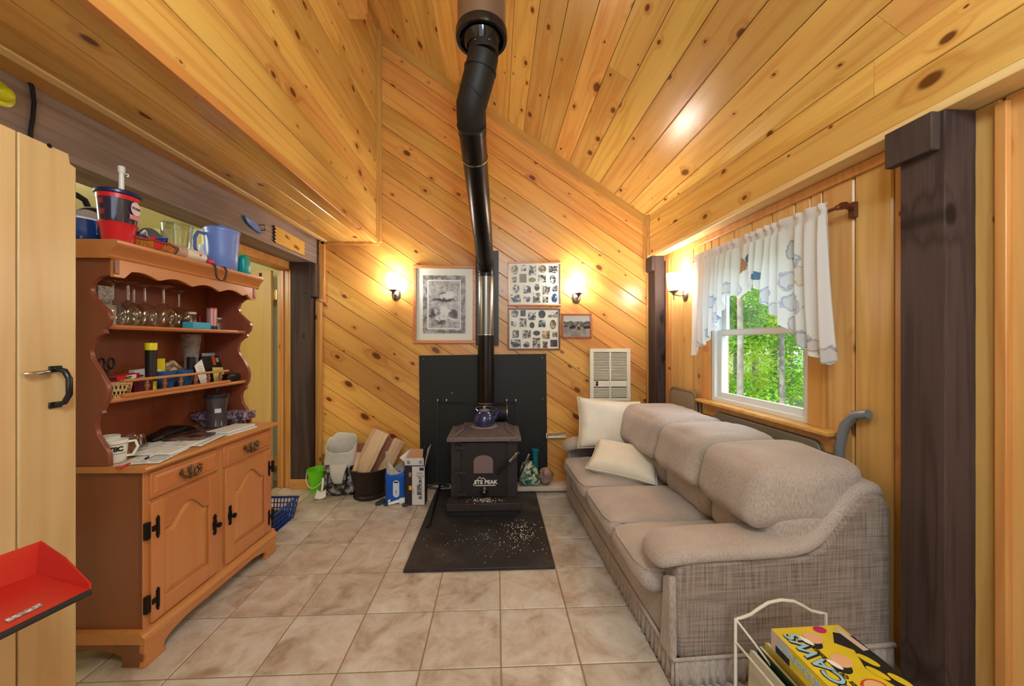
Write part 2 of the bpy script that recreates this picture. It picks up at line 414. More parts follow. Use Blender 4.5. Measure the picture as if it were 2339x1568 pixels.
# ---- upper left wall and its soffit
MU = frame((-1.143, 0, 0), (0, 1, 0), (0, 0, 1), (1, 0, 0))
wu = MB().box(-2.8, 3.62, 2.33, 4.75, -.20, -.016).build('wall_upper_left', PINE_T, None, MU); struct(wu, 'upper left wall of long horizontal knotty pine boards')
zz = 2.345
while zz < 4.38:
    cut = random.uniform(.2, 2.8)
    if random.random() < .18:
        plank(wu, T(0,0,0), -2.6, cut-.0008, zz, zz+.183, PINE_C); plank(wu, T(0,0,0), cut+.0008, 3.615, zz, zz+.183, PINE_C)
    else: plank(wu, T(0,0,0), -2.6, 3.615, zz, zz+.183, PINE_C)
    zz += .183
board('trim_board', wu, T(0,0,0), -2.6, 3.615, 2.300, 2.345, -.02, .012)
MS = frame((0, 0, 2.315), (0, 1, 0), (1, 0, 0), (0, 0, -1))
cl_ = MB().box(-2.8, 3.62, -1.90, -1.16, -.14, -.016).build('ceiling_left', PINE_T, None, MS); struct(cl_, 'low pine soffit over the hutch side of the room')
for y0, y1 in ((-1.60, -1.485), (-1.485, -1.37), (-1.37, -1.255), (-1.255, -1.143)):
    plank(cl_, T(0,0,0), -2.6, 3.60, y0, y1, PINE_C)
board('trim_board', cl_, T(0,0,0), -2.6, 3.60, -1.645, -1.60, -.03, .006, PINE_LIT)
# bracket box of the opening high on the upper left wall
b0 = hit(795, 30, 0, -1.143)
board('bracket_sill', wu, T(0,0,0), b0.y-.9, b0.y-.03, b0.z-.03, b0.z+.02, 0, .16, PINE_T)
board('bracket_cheek', wu, T(0,0,0), b0.y-.03, b0.y+.02, b0.z-.03, b0.z+.55, 0, .14, PINE_T)
# ---- right wall of vertical boards (its own slightly skewed frame)
XW = 1.738
wr = MB()
WY0, WY1, WZ0, WZ1 = 1.838, 2.690, .918, 1.93
for (a, b_, c, d) in ((-2.8, WY0, -.1, 2.75), (WY1, 3.75, -.1, 2.75), (WY0, WY1, -.1, WZ0), (WY0, WY1, WZ1, 2.75)):
    wr.box(XW+.016, XW+.14, a, b_, c, d)
wr = wr.build('wall_right', PINE_T, None, MR); struct(wr, 'right wall of vertical knotty pine boards around the window')
MRW = frame((XW, 0, 0), (0, 0, 1), (0, 1, 0), (-1, 0, 0))
yy = 1.4402-.166*9; 
while yy < 3.52:
    y1 = min(yy+.166, 3.53)
    if y1 < WY0 or yy > WY1: plank(wr, MRW, 0, 2.17, yy, y1, PINE_W, ch=.006, lap=.003)
    else:
        segs = [(yy, y1)]
        if yy < WY0 < y1: plank(wr, MRW, 0, 2.17, yy, WY0, PINE_W, ch=.004); segs = [(WY0, y1)]
        if yy < WY1 < y1: plank(wr, MRW, 0, 2.17, WY1, y1, PINE_W, ch=.004); segs = [(segs[0][0], WY1)]
        for a, b_ in segs:
            plank(wr, MRW, 0, WZ0, a, b_, PINE_W, ch=.006, lap=.003); plank(wr, MRW, WZ1, 2.17, a, b_, PINE_W, ch=.006, lap=.003)
    yy += .166
board('trim_board', wr, MRW, 2.125, 2.172, 1.32, 3.52, 0, .02)
board('batten', wr, MRW, 0, 2.15, 1.085, 1.115, 0, .022)
board('trim_board', wr, MRW, 0, 2.17, 3.30, 3.36, 0, .02)
MRS = frame((1.625, 0, 0), (0, -1, 0), (0, 0, 1), (-1, 0, 0))
cr = MB().box(-3.545, 2.7, 2.19, 2.72, -.35, -.016).build('ceiling_right', PINE_T, None, MR @ MRS); struct(cr, 'boxed pine soffit along the window wall')
plank(cr, T(0,0,0), -3.53, 2.6, 2.205, 2.372, PINE_C); plank(cr, T(0,0,0), -3.53, -1.42, 2.372, 2.53, PINE_C); plank(cr, T(0,0,0), -1.418, 2.6, 2.372, 2.53, PINE_C)
plank(cr, T(0,0,0), -3.53, 2.6, 2.53, 2.66, PINE_C)
board('trim_board', cr, T(0,0,0), -3.53, 2.6, 2.172, 2.205, -.02, .008, PINE_LIT)
board('soffit_board', cr, T(0,0,0), -3.53, 2.6, 2.174, 2.19, -.30, -.02, PINE_LIT)
board('end_trim', cr, T(0,0,0), -3.53, -3.49, 2.205, 2.60, 0, .01)
# ---- remaining shell behind the camera and round the kitchen
wf = MB().box(-4.3, 2.1, -2.9, -2.75, 0, 5.4).build('wall_front', PINE_T); struct(wf, 'pine wall behind the viewer')
wl = MB().box(-4.3, -4.15, -2.9, 4.2, -.1, 2.6).build('wall_left', DRYWALL); struct(wl, 'pale cream wall of the kitchen beyond the timber beam')
wk = MB().box(-4.3, -1.78, 3.75, 3.9, -.1, 2.6).build('wall_kitchen', DRYWALL); struct(wk, 'pale cream end wall of the kitchen behind the open door')
ck = MB().box(-4.3, -1.70, -2.9, 3.9, 2.46, 2.6).build('ceiling_kitchen', DRYWALL); struct(ck, 'pale ceiling of the kitchen')
# ---- dark timbers
def timber(name, label, M, x0, x1, y0, y1, z0, z1, seed, axis=2):
    """rough sawn timber with a slightly wavy arris; grain along its length"""
    L_, A_, B_ = {2: (z1-z0, x1-x0, y1-y0), 1: (y1-y0, x1-x0, z1-z0)}[axis]
    b = MB(); n = 40; rows = []
    for i in range(n+1):
        t = i/n; ring = []
        for (sx, sy) in ((-1,-1),(-.93,-1),(.93,-1),(1,-1),(1,-.93),(1,1),(-1,1),(-1,-.93)):
            w = .0022*noise.noise(Vector((t*L_*7, sx*3+seed, sy*5)))
            cr_ = .985 if abs(sx) == 1 and abs(sy) == 1 else 1
            ring.append((t*L_-L_/2, (sx*cr_)*A_/2+w, (sy*cr_)*B_/2+w))
        rows += ring
    k = 8
    fs = [(i*k+j, i*k+(j+1) % k, (i+1)*k+(j+1) % k, (i+1)*k+j) for i in range(n) for j in range(k)] + [tuple(range(k))[::-1], tuple(range(n*k, n*k+k))]
    b.add(rows, fs)
    c = ((x0+x1)/2, (y0+y1)/2, (z0+z1)/2)
    F = frame(c, (0,0,1), (1,0,0), (0,1,0)) if axis == 2 else frame(c, (0,1,0), (1,0,0), (0,0,-1))
    o = b.build(name, BEAM if axis == 1 else TIMBER, None, M @ F); struct(o, label); TM[o.name] = M @ F; return o
TM = {}
def tblock(parent, M, x0, x1, y0, y1, z0, z1):
    c = ((x0+x1)/2, (y0+y1)/2, (z0+z1)/2)
    F = frame(c, (0,0,1), (1,0,0), (0,1,0)); A, B_, C_ = (z1-z0)/2, (x1-x0)/2, (y1-y0)/2
    return MB().box(-A, A, -B_, B_, -C_, C_).build('corbel_block', TIMBER, parent, TM[parent.name].inverted() @ M @ F, bevel=.004)
p1 = timber('timber_post_near', 'dark rough timber post in front of the sofa end, nearest the camera', MR, 1.62, 1.76, 1.176, 1.318, 0, 2.17, 1)
tblock(p1, MR, 1.585, 1.622, 1.19, 1.345, 2.035, 2.172)
p2 = timber('timber_post_window', 'dark timber post in the corner between stove wall and window wall', MR, 1.63, 1.77, 3.39, 3.53, 0, 2.17, 2)
tblock(p2, MR, 1.595, 1.632, 3.38, 3.50, 2.035, 2.172)
p3 = timber('timber_post_door', 'dark timber post between the doorway and the stove wall', ML, -2.02, -1.845, 3.46, 3.60, 0, 2.097, 3)
tblock(p3, ML, -1.847, -1.80, 3.47, 3.60, 1.78, 2.094)
bm_ = timber('timber_beam', 'weathered dark timber beam over the hutch opening', ML, -2.02, -1.818, -1.8, 3.60, 2.097, 2.45, 4, 1)
bsd = MB().box(-2.02, -1.80, 3.445, 3.46, 0, .09).build('baseboard_left', PINE_T, None, ML, bevel=.003); struct(bsd, 'short pine baseboard under the timber post by the doorway')
# ---- doorway with its open door
dw = MB()
XP = -2.06
dw.box(XP-.10, XP-.004, 2.63, 2.70, 0, 2.5).box(XP-.10, XP-.004, 3.52, 3.70, 0, 2.5).box(XP-.10, XP-.004, 2.70, 3.52, 2.05, 2.5)
dw = dw.build('wall_partition', DRYWALL, None, ML); struct(dw, 'short partition wall holding the doorway')
dr = thing('door_1', 'plain pale wooden door standing open beyond the pine doorway', None, ML @ T(XP, 3.52, 0)); dr['kind'] = 'structure'
board('casing', dr, MI, 0, .018, -.03, .075, 0, 2.11, PINE_TZ)
board('casing', dr, MI, 0, .018, -.90, -.80, 0, 2.04, PINE_TZ)
board('head_casing', dr, MI, 0, .024, -.91, .085, 2.035, 2.105, lab='pine head casing over the doorway')
board('jamb', dr, MI, -.105, .002, -.032, -.012, 0, 2.05, PINE_TZ)
board('jamb', dr, MI, -.105, .002, -.82, -.80, 0, 2.05, PINE_TZ)
board('head_jamb', dr, MI, -.105, .002, -.80, -.03, 2.03, 2.05)
board('door_stop', dr, MI, -.068, -.038, -.046, -.032, 0, 2.03, PINE_TZ)
leaf = board('door_leaf', dr, MI, -.90, -.135, -.075, -.04, .012, 2.022, PINE_DOOR, .002)
for z in (1.80, .25):
    hb = MB(); hb.box(-.118, -.107, -.034, -.031, z-.045, z+.045).box(-.135, -.12, -.042, -.039, z-.045, z+.045); hb.tube([(-.124,-.036,z-.046),(-.124,-.036,z+.046)], .005)
    hb.build('hinge', plain('brass_hinge', rgb(214,190,120), .3, .8), dr)
MB().box(-.24, -.22, -.082, -.075, 1.965, 1.995).build('door_catch', IRON, dr)
# ---- window
wn = thing('window_1', 'white double-hung window with pine casing and stool', None, MR @ T(XW, 0, 0)); wn['kind'] = 'structure'
ym = (WY0+WY1)/2; zm = 1.425
fr = MB().box(.0, .11, WY0, WY0+.035, WZ0, WZ1).box(.0, .11, WY1-.035, WY1, WZ0, WZ1).box(.0, .11, WY0+.035, WY1-.035, WZ1-.035, WZ1).box(.0, .11, WY0+.035, WY1-.035, WZ0, WZ0+.03)
fr.build('window_frame', PAINTW, wn, bevel=.002)
GLASS = None
def glass_mat():
    m = bpy.data.materials.new('window_glass'); m.use_nodes = True; nt = m.node_tree; nt.nodes.clear()
    o = N(nt, 'ShaderNodeOutputMaterial'); t = N(nt, 'ShaderNodeBsdfTransparent'); g = N(nt, 'ShaderNodeBsdfGlossy', i_Roughness=.02)
    mx = N(nt, 'ShaderNodeMixShader'); mx.inputs[0].default_value = .06
    nt.links.new(t.outputs[0], mx.inputs[1]); nt.links.new(g.outputs[0], mx.inputs[2]); nt.links.new(mx.outputs[0], o.inputs[0]); return m
GLASS = glass_mat()
def sash(x, z0, z1, nm):
    a, b_ = WY0+.036, WY1-.036; s = .038
    q = MB().box(x, x+.028, a, a+s, z0, z1).box(x, x+.028, b_-s, b_, z0, z1).box(x, x+.028, a+s, b_-s, z0, z0+s).box(x, x+.028, a+s, b_-s, z1-s, z1)
    o = q.build(nm, PAINTW, wn, bevel=.002)
    MB().box(x+.012, x+.016, a+s-.002, b_-s+.002, z0+s-.002, z1-s+.002).build('pane', GLASS, o)
sash(.03, WZ0+.03, zm+.02, 'lower_sash'); sash(.066, zm-.02, WZ1-.035, 'upper_sash')
board('casing', wn, MI, -.018, 0, WY0-.095, WY0, WZ0, WZ1+.09, PINE_TZ); board('casing', wn, MI, -.018, 0, WY1, WY1+.095, WZ0, WZ1+.09, PINE_TZ)
board('head_casing', wn, MI, -.018, 0, WY0, WY1, WZ1, WZ1+.09)
board('stool', wn, MI, -.075, .02, WY0-.17, WY1+.10, WZ0-.024, WZ0, bev=.006)
board('apron', wn, MI, -.02, 0, WY0-.155, WY1+.085, WZ0-.115, WZ0-.024)
# ================================================================ STOVE SIDE
def rbox(b, x0, x1, y0, y1, z0, z1, r=.03, n=7, puff=(0,0,0), fn=None):
    """rounded, optionally puffed box"""
    hx, hy, hz = (x1-x0)/2, (y1-y0)/2, (z1-z0)/2; c = Vector(((x0+x1)/2, (y0+y1)/2, (z0+z1)/2))
    rr = min(r, hx, hy, hz)
    def P(p):
        q = Vector((p[0]*hx, p[1]*hy, p[2]*hz))
        k = Vector((max(-hx+rr, min(hx-rr, q.x)), max(-hy+rr, min(hy-rr, q.y)), max(-hz+rr, min(hz-rr, q.z))))
        d = q-k
        if d.length > 1e-9: k = k + d.normalized()*rr
        u, v, w = p
        k.x += puff[0]*u*(1-v*v)*(1-w*w); k.y += puff[1]*v*(1-u*u)*(1-w*w); k.z += puff[2]*w*(1-u*u)*(1-v*v)
        k = k + c
        return fn(k) if fn else tuple(k)
    # spacing concentrated at the edges
    def sp(t):
        s = -1+2*t; return math.copysign(abs(s)**.75, s)
    for ax in range(3):
        for sg in (-1, 1):
            def g(i, j, ax=ax, sg=sg):
                a, c2 = sp(i), sp(j); p = [0,0,0]; p[ax] = sg
                o = [(1,2),(2,0),(0,1)][ax]
                p[o[0]], p[o[1]] = (a, c2) if sg > 0 else (c2, a)
                return P(p)
            b.grid(g, n, n)
    return b
def weld(o, d=.0008):
    bm = bmesh.new(); bm.from_mesh(o.data); bmesh.ops.remove_doubles(bm, verts=bm.verts, dist=d); bm.to_mesh(o.data); bm.free(); o.data.shade_smooth(); return o

STOVE = plain('stove_plate_steel', rgb(52,45,45), .5, .0, .4, .3, 25, bump=.08)
STOVE_D = plain('stove_door_black', rgb(36,31,32), .42, 0, .45, .25, 20)
PIPE = plain('stove_pipe_black', rgb(44,38,36), .30, .75, .5)
PIPE_M = plain('stove_pipe_matt', rgb(28,25,25), .55, .1, .4)
STEEL = plain('galvanised_chimney', rgb(150,140,138), .32, .85)
# hearth board
def hearth_mat():
    m, nt, b = nmat('sooty_hearth_board'); L = nt.links.new
    tc = N(nt, 'ShaderNodeTexCoord')
    n1 = N(nt, 'ShaderNodeTexNoise', i_Scale=4.0, i_Detail=7.0, i_Roughness=.65); L(tc.outputs['Object'], n1.inputs['Vector'])
    n2 = N(nt, 'ShaderNodeTexNoise', i_Scale=120., i_Detail=2.0); L(tc.outputs['Object'], n2.inputs['Vector'])
    f = math_n(nt, 'ADD', math_n(nt, 'MULTIPLY', n1.outputs[0], .7), math_n(nt, 'MULTIPLY', n2.outputs[0], .35))
    r = ramp(nt, [(.42, rgb(28,26,27)), (.58, rgb(46,42,42)), (.70, rgb(92,86,84)), (.8, rgb(140,132,126))]); L(f, r.inputs[0]); L(r.outputs[0], b.inputs['Base Color'])
    b.inputs['Roughness'].default_value = .45; return m
hp_ = MB().box(-.447, .447, 0, 1.21, 0, .018).build('hearth_board', hearth_mat(), None, T(-.098, 2.205, .001), bevel=.002)
tag(hp_, 'black hearth board with scattered ash under the wood stove', 'hearth board')
ash = MB(); rnd = random.Random(3)
for i in range(150):
    a = rnd.gauss(.28, .07); c = rnd.gauss(.40, .11); s = rnd.uniform(.001, .0042)
    if abs(a) < .43 and .02 < c < .6: ash.box(a-s, a+s, c-s*rnd.uniform(.5, 1.2), c+s, .018, .018+s*.7)
for i in range(120):
    a = rnd.gauss(0, .22); c = rnd.gauss(.3, .16); s = rnd.uniform(.0008, .0025)
    if abs(a) < .43 and .02 < c < .6: ash.box(a-s, a+s, c-s, c+s, .018, .018+s)
o = ash.build('ash_flecks', plain('pale_ash', rgb(190,182,172), .9), hp_); o['kind'] = 'stuff'
# wall shield
ws = MB().box(-.611, .611, -.014, 0, 0, 1.235).build('heat_shield', plain('matt_black_board', rgb(30,31,30), .55, 0, .4), None, T(-.1135, 3.604, .003) @ RY(-.012), bevel=.002)
tag(ws, 'large square matt black heat shield against the plank wall behind stove', 'heat shield')
for x in (-.57, .57):
    for z in (1.20, .80, .36): MB().ball((x, -.014, z), .006, 8, 5).build('screw', CHROME, ws)
MB().ball((-.30, -.014, .87), (.007,.002,.007), 8, 5).build('green_mark', plain('green_spot', rgb(40,190,110), .5), ws)
# narrow shield behind the pipe
a = hit(1087, 790, 1, 3.56); b_ = hit(1139, 573, 1, 3.56)
nsh = MB().box(-(b_.x-a.x)/2, (b_.x-a.x)/2, 0, .01, 0, b_.z-a.z).box(-.03, -.02, .01, .042, .1, .12).box(.02, .03, .01, .042, .1, .12).build('pipe_shield', BLACK, None, T((a.x+b_.x)/2, 3.56, a.z), bevel=.002)
tag(nsh, 'narrow black metal shield on the wall behind the stove pipe', 'heat shield')
# rod frame behind the stove
fr_ = thing('fireplace_rod_frame', 'thin black metal rod frame with hooks standing behind the wood stove', 'rod frame', T(0, 3.565, 0))
a = hit(1000, 921, 1, 3.565); c = hit(1178, 921, 1, 3.565)
q = MB().tube([(a.x,0,.004),(a.x,0,a.z),(c.x,0,a.z),(c.x,0,.004)], .007, 8); q.tube([(a.x,0,.006),(c.x,0,.006)], .007, 8); q.build('frame', plain('dull_rod_steel', rgb(84,80,78), .4, .7), fr_, smooth=60)
for u in (1000, 1020, 1157, 1178):
    p = hit(u, 921, 1, 3.565); MB().tube([(p.x,0,p.z),(p.x,-.012,p.z+.02),(p.x,-.004,p.z+.035)], .004, 6).build('hook', CHROME, fr_, smooth=60)
# ---- wood stove
sv = thing('wood_stove', 'black steel wood stove with arched window on the hearth board', 'stove', T(.0, 0, .019))
xl, xr = hit(1030, 1080, 1, 2.99).x, hit(1182, 1080, 1, 2.99).x
sx = (xl+xr)/2; hw = (xr-xl)/2; Z0 = .019
sv.location.x = sx; sv.location.y = 3.16
yf = 2.99-3.16
body = MB().box(-hw, hw, yf, .19, .09, .555).build('body', STOVE, sv, bevel=.004)
MB().box(-hw+.01, hw-.01, yf+.02, .17, 0, .09).build('pedestal', STOVE_D, sv, bevel=.003)
ped = MB().prism([(-hw-.02,-.31),(hw+.02,-.31),(hw+.02,-.19),(hw-.0,yf),(-hw+.0,yf),(-hw-.02,-.19)], .045, .10, 2)
ped.build('ash_lip', STOVE, sv, bevel=.004)
MB().box(-hw+.0, hw-.0, -.285, yf+.02, .0, .046).build('lip_foot', STOVE_D, sv, bevel=.003)
af = MB()
for i in range(70):
    a = rnd.gauss(0, .06); c = -.25+rnd.gauss(0, .03); s = rnd.uniform(.0015, .005)
    if -.30 < c < -.18: af.box(a-s, a+s, c-s, c+s, .10, .10+s)
o = af.build('ash_flecks', MATS['pale_ash'], sv); o['kind'] = 'stuff'
# top plate with the raised centre
tw = .292
tp = MB().box(-tw, tw, -.235, .20, .555, .585)
STD = plain('stove_top_pale', rgb(110,96,95), .5, 0, .5, .3, 30)  # top plate a lighter grey than the body
tp.build('top_plate', STD, sv, bevel=.004)
rs = MB().add([(-tw*.86,-.20,.585),(tw*.86,-.20,.585),(tw*.86,.20,.585),(-tw*.86,.20,.585),(-tw*.62,-.10,.618),(tw*.62,-.10,.618),(tw*.62,.20,.618),(-tw*.62,.20,.618)], [(4,5,6,7),(0,1,5,4),(1,2,6,5),(2,3,7,6),(3,0,4,7)])
rs.build('raised_top', plain('stove_top_raised', rgb(92,80,80), .45, 0, .5, .3, 30), sv, bevel=.005)
for s in (-1, 1): MB().tube([(s*tw*.86,-.20,.587),(s*tw*.62,-.10,.62),(s*tw*.62,.19,.62)], .006, 8).build('top_rib', STD, sv, smooth=60)
# door
dl, drr = hit(1053, 1080, 1, 2.985).x-sx, hit(1156, 1080, 1, 2.985).x-sx
MB().box(dl, drr, yf-.022, yf+.002, .105, .54).build('door', STOVE_D, sv, bevel=.004)
wl_, wr_ = hit(1082, 1060, 1, 2.96).x-sx, hit(1126, 1060, 1, 2.96).x-sx
wz0 = hit(1100, 1082, 1, 2.96).z-Z0; wz1 = hit(1100, 1041, 1, 2.96).z-Z0
arch = [(wl_,wz0),(wr_,wz0),(wr_,wz1-.045)]+[((wl_+wr_)/2+(wr_-wl_)/2*math.cos(t), wz1-.045+.045*math.sin(t)) for t in [PI*i/12 for i in range(1,12)]]+[(wl_,wz1-.045)]
MB().prism(arch, yf-.027, yf-.02, 1).build('window_glass_panel', plain('smoky_stove_glass', rgb(120,98,98), .25, 0, .6), sv)
for z in (.50, .30, .13):
    MB().box(dl-.05, dl+.045, yf-.034, yf-.02, z-.011, z+.011).tube([(dl-.035,yf-.03,z-.025),(dl-.035,yf-.03,z+.025)], .011, 10).build('hinge', STOVE, sv, bevel=.002)
MB().box(drr-.01, drr+.012, yf-.014, yf, .12, .53).build('latch_bar', STOVE_D, sv, bevel=.002)
LW = plain('white_stove_print', rgb(226,222,216), .6)
MF = frame((0,0,0), (1,0,0), (0,0,1), (0,-1,0))
lettering('STE PEAK', .042, LW, sv, T(.012, yf-.0235, .222) @ MF, bold=.0016, spacing=1.05, name='badge_lettering')
mt = MB().tube([(-.075,yf-.0235,.215),(-.058,yf-.0235,.238),(-.05,yf-.0235,.25),(-.036,yf-.0235,.265),(-.022,yf-.0235,.25),(-.008,yf-.0235,.258),(.01,yf-.0235,.243)], .003, 5)
mt.box(-.07, .09, yf-.0245, yf-.0225, .194, .200); mt.tube([(-.078,yf-.0235,.215),(-.086,yf-.0235,.205),(-.078,yf-.0235,.196)], .003, 5); mt.build('badge_mountain', LW, sv)
kz = .155
MB().lathe([(.032,0),(.036,.006),(.034,.016),(.022,.022),(.012,.026)], 20).build('draft_knob', plain('gloss_black', rgb(24,22,24), .2), sv, T(0, yf-.022, kz) @ RX(PI/2), smooth=40)
MB().lathe([(.0,.026),(.009,.026),(.008,.032),(0,.033)], 14).build('knob_cap', CHROME, sv, T(0, yf-.022, kz) @ RX(PI/2), smooth=40)
def coil(p0, p1, r, turns, name, parent):
    p0, p1 = Vector(p0), Vector(p1); d = (p1-p0); ax = d.normalized(); x = ax.orthogonal().normalized(); y = ax.cross(x)
    pts = []; n = turns*10
    for i in range(n+1):
        t = i/n; rr = r*(.55+.45*math.sin(PI*(.15+.8*t))); a = 2*PI*turns*t
        pts.append(p0+d*t+(x*math.cos(a)+y*math.sin(a))*rr)
    MB().tube(pts, .0028, 5).build(name, CHROME, parent, smooth=60)
h0 = hit(1135, 1085, 1, 2.93); h1 = hit(1163, 1055, 1, 2.90); h2 = hit(1183, 1033, 1, 2.89)
off = Vector((sx, 3.16, Z0))
MB().tube([h0-off, h1-off, h2-off], .009, 8).build('door_handle', STOVE_D, sv, smooth=60)
coil(h1-off, h2-off, .014, 9, 'spring_grip', sv)
g0 = hit(1181, 1100, 1, 3.02); g1 = hit(1199, 1062, 1, 3.0); g2 = hit(1208, 1037, 1, 2.99)
MB().tube([(hw-.005,.0,.24), g0-off, g1-off, g2-off], .008, 8).build('damper_handle', STOVE_D, sv, smooth=60)
coil(g1-off, g2-off, .013, 9, 'spring_grip', sv)
# ---- kettle on the stove
kx = hit(1106, 950, 1, 3.19).x
kt = thing('kettle', 'small dark blue enamel kettle on top of the wood stove', 'kettle', T(kx, 3.19, .019+.618))
BLUE_E = plain('navy_enamel', rgb(26,40,84), .15, 0, .6, coat=.5)
MB().lathe([(.0,0),(.112,0),(.115,.004),(.10,.009),(0,.009)], 28).build('trivet', plain('trivet_pale', rgb(178,164,152), .4, .5), kt, smooth=40)
MB().lathe([(.0,.010),(.078,.011),(.090,.022),(.094,.05),(.090,.085),(.072,.118),(.05,.132),(.046,.135)], 32).build('pot', BLUE_E, kt, smooth=60)
MB().lathe([(.048,.133),(.05,.140),(.03,.147),(.008,.150),(.008,.158),(.014,.164),(.008,.171),(0,.172)], 24).build('lid', plain('pale_enamel', rgb(150,146,150), .2, .5), kt, smooth=50)
MB().tube([(.06,0,.05),(.095,-.005,.08),(.118,-.01,.12),(.132,-.012,.138)], [.026,.022,.015,.011], 12).build('spout', BLUE_E, kt, smooth=60)
MB().tube([(-.05,0,.128),(-.075,0,.15),(-.06,.03,.16),(.0,.06,.165),(.06,.05,.16),(.10,.02,.15),(.118,0,.138)], .004, 6).build('bail_handle', CHROME, kt, smooth=60)
# ---- stove pipe and chimney
def atd(u, v, yc):
    a, b = (u-CXP)/FPX, (CYP-v)/FPX
    return Vector(((a*math.cos(YAW)+math.sin(YAW))*yc, (-a*math.sin(YAW)+math.cos(YAW))*yc, HC+b*yc))
ch = thing('stove_pipe', 'long bent black stove pipe rising from stove to chimney collar', 'stove pipe', T(0, 0, 0))
px = hit(1110, 800, 1, 3.45).x
Pv0, Pv1 = Vector((px, 3.45, .62)), Vector((px, 3.45, 1.99))
A = atd(1077, 285, 2.10); Bp = atd(1076, 243, 2.05); Cp = atd(1094, 176, 2.0); Dp = atd(1104, 128, 1.985); Ep = atd(1100, 62, 1.985)
ch.location = (px, 3.45, .62); off = ch.location.copy()
E1 = Vector((px, 3.44, 2.03)); E2 = Vector((px-.003, 3.38, 2.08))
def seg(nm, pts, r, mat, n=28): return MB().tube([p-off for p in pts], r, n).build(nm, mat, ch, smooth=45)
seg('lower_pipe', [Pv0, Vector((px,3.45,1.43))], .075, PIPE)
seg('upper_pipe', [Vector((px,3.45,1.42)), Pv1], .0765, plain('stove_pipe_satin', rgb(120,116,108), .28, .85))
seg('elbow', [Pv1-Vector((0,0,.02)), E1, E2, E2+(A-E2)*.04], .079, PIPE)
M1 = E2+(A-E2)*.33; M2 = E2+(A-E2)*.84
seg('slope_pipe', [E2, M1], .076, PIPE); seg('slope_pipe', [M1-(A-E2)*.005, M2], .0775, PIPE); seg('slope_pipe', [M2, A], .079, PIPE)
seg('elbow', [A-(A-M2)*.25, A+(Bp-A)*.5, Bp, Cp, Dp], [.081,.082,.083,.084,.081], PIPE_M)
seg('stub', [Dp, Dp+Vector((0,0,.10))], .080, PIPE_M)
def band(p, d, r, mat, w=.006):
    d = d.normalized(); seg('joint_band', [p-d*w, p+d*w], r, mat)
up = Vector((0,0,1)); sd = (A-E2)
band(Vector((px,3.45,1.425)), up, .0785, CHROME, .003); band(Pv1, up, .080, PIPE_M, .004); band(M2, sd, .082, CHROME, .005); band(M1, sd, .079, PIPE_M, .002)
band(A, sd, .083, PIPE_M, .004); band((Bp+Cp)/2, (Cp-Bp)+Vector((.10,0,0)), .0885, PIPE_M, .004); band(Cp+(Dp-Cp)*.3, (Dp-Cp), .088, PIPE_M, .004)
seg('collar_sleeve', [Vector((px,3.45,.62)), Vector((px,3.45,.80))], .079, PIPE_M); band(Vector((px,3.45,.80)), up, .081, CHROME, .003)
tx = hit(1158, 945, 1, 3.45).x
seg('tee_branch', [Vector((px,3.45,.705)), Vector((tx,3.45,.705))], .078, PIPE_M)
seg('tee_cap', [Vector((tx-.006,3.45,.705)), Vector((tx+.004,3.45,.705))], .081, plain('worn_rim', rgb(120,116,112), .4, .8))
seg('stove_outlet', [Vector((px,3.45,.705)), Vector((px,3.33,.66))], .074, PIPE_M)
for a in (-.5, .4): MB().ball(tuple(Dp+Vector((.081*math.sin(a), -.081*math.cos(a), .03))-off), .005, 8, 5).build('screw', CHROME, ch)
MB().ball(tuple(Vector((px,3.45-.079,.77))-off), .005, 8, 5).build('screw', CHROME, ch)
cz = Dp.z+.05; cc = Vector((Ep.x, Ep.y, cz))-off
MB().lathe([(.079,-.01),(.10,.03),(.117,.07),(.12,.09)], 36, tuple(cc), cap=False).build('adapter_cone', plain('polished_black', rgb(36,34,34), .08, .6, .8), ch, smooth=60)
MB().lathe([(.118,.03),(.134,.03),(.138,.045),(.136,.075),(.126,.085),(.118,.085)], 40, tuple(cc), cap=False).build('support_collar', plain('gloss_black', rgb(24,22,24), .2), ch, smooth=40)
MB().lathe([(.128,.08),(.128,1.05)], 40, tuple(cc), cap=False).build('insulated_chimney', STEEL, ch, smooth=60)
# ---- poker and cable bits left of the stove
pk = thing('fire_poker', 'black iron poker lying on the left of the hearth board', 'poker', T(0,0,0))
a = hit(981, 1200, 2, .03); c = hit(1003, 1118, 2, .03)
pk.location = a; d = c-a
MB().tube([(0,0,0), tuple(d*.5), tuple(d)], .007, 8).build('shaft', IRON, pk, smooth=60)
MB().tube([tuple(d*.97), tuple(d*1.1+Vector((0,0,.008)))], .012, 8).build('handle', IRON, pk, smooth=60)
MB().tube([(0,0,0), tuple(-d*.03+Vector((-.02,0,-.004)))], .006, 8).build('hook', IRON, pk, smooth=60)
cbl = thing('cable_coil', 'loose black cable lying on the floor left of the stove', 'cable', T(*hit(1000, 1115, 2, 0)))
pts = [(.09*math.cos(t*1.3)*(1+.2*math.sin(3*t)), .05*math.sin(t*1.3), .008+.004*math.sin(5*t)+t*.0018) for t in [i*.25 for i in range(52)]]
MB().tube(pts, .004, 6).build('cord', INK, cbl, smooth=60)
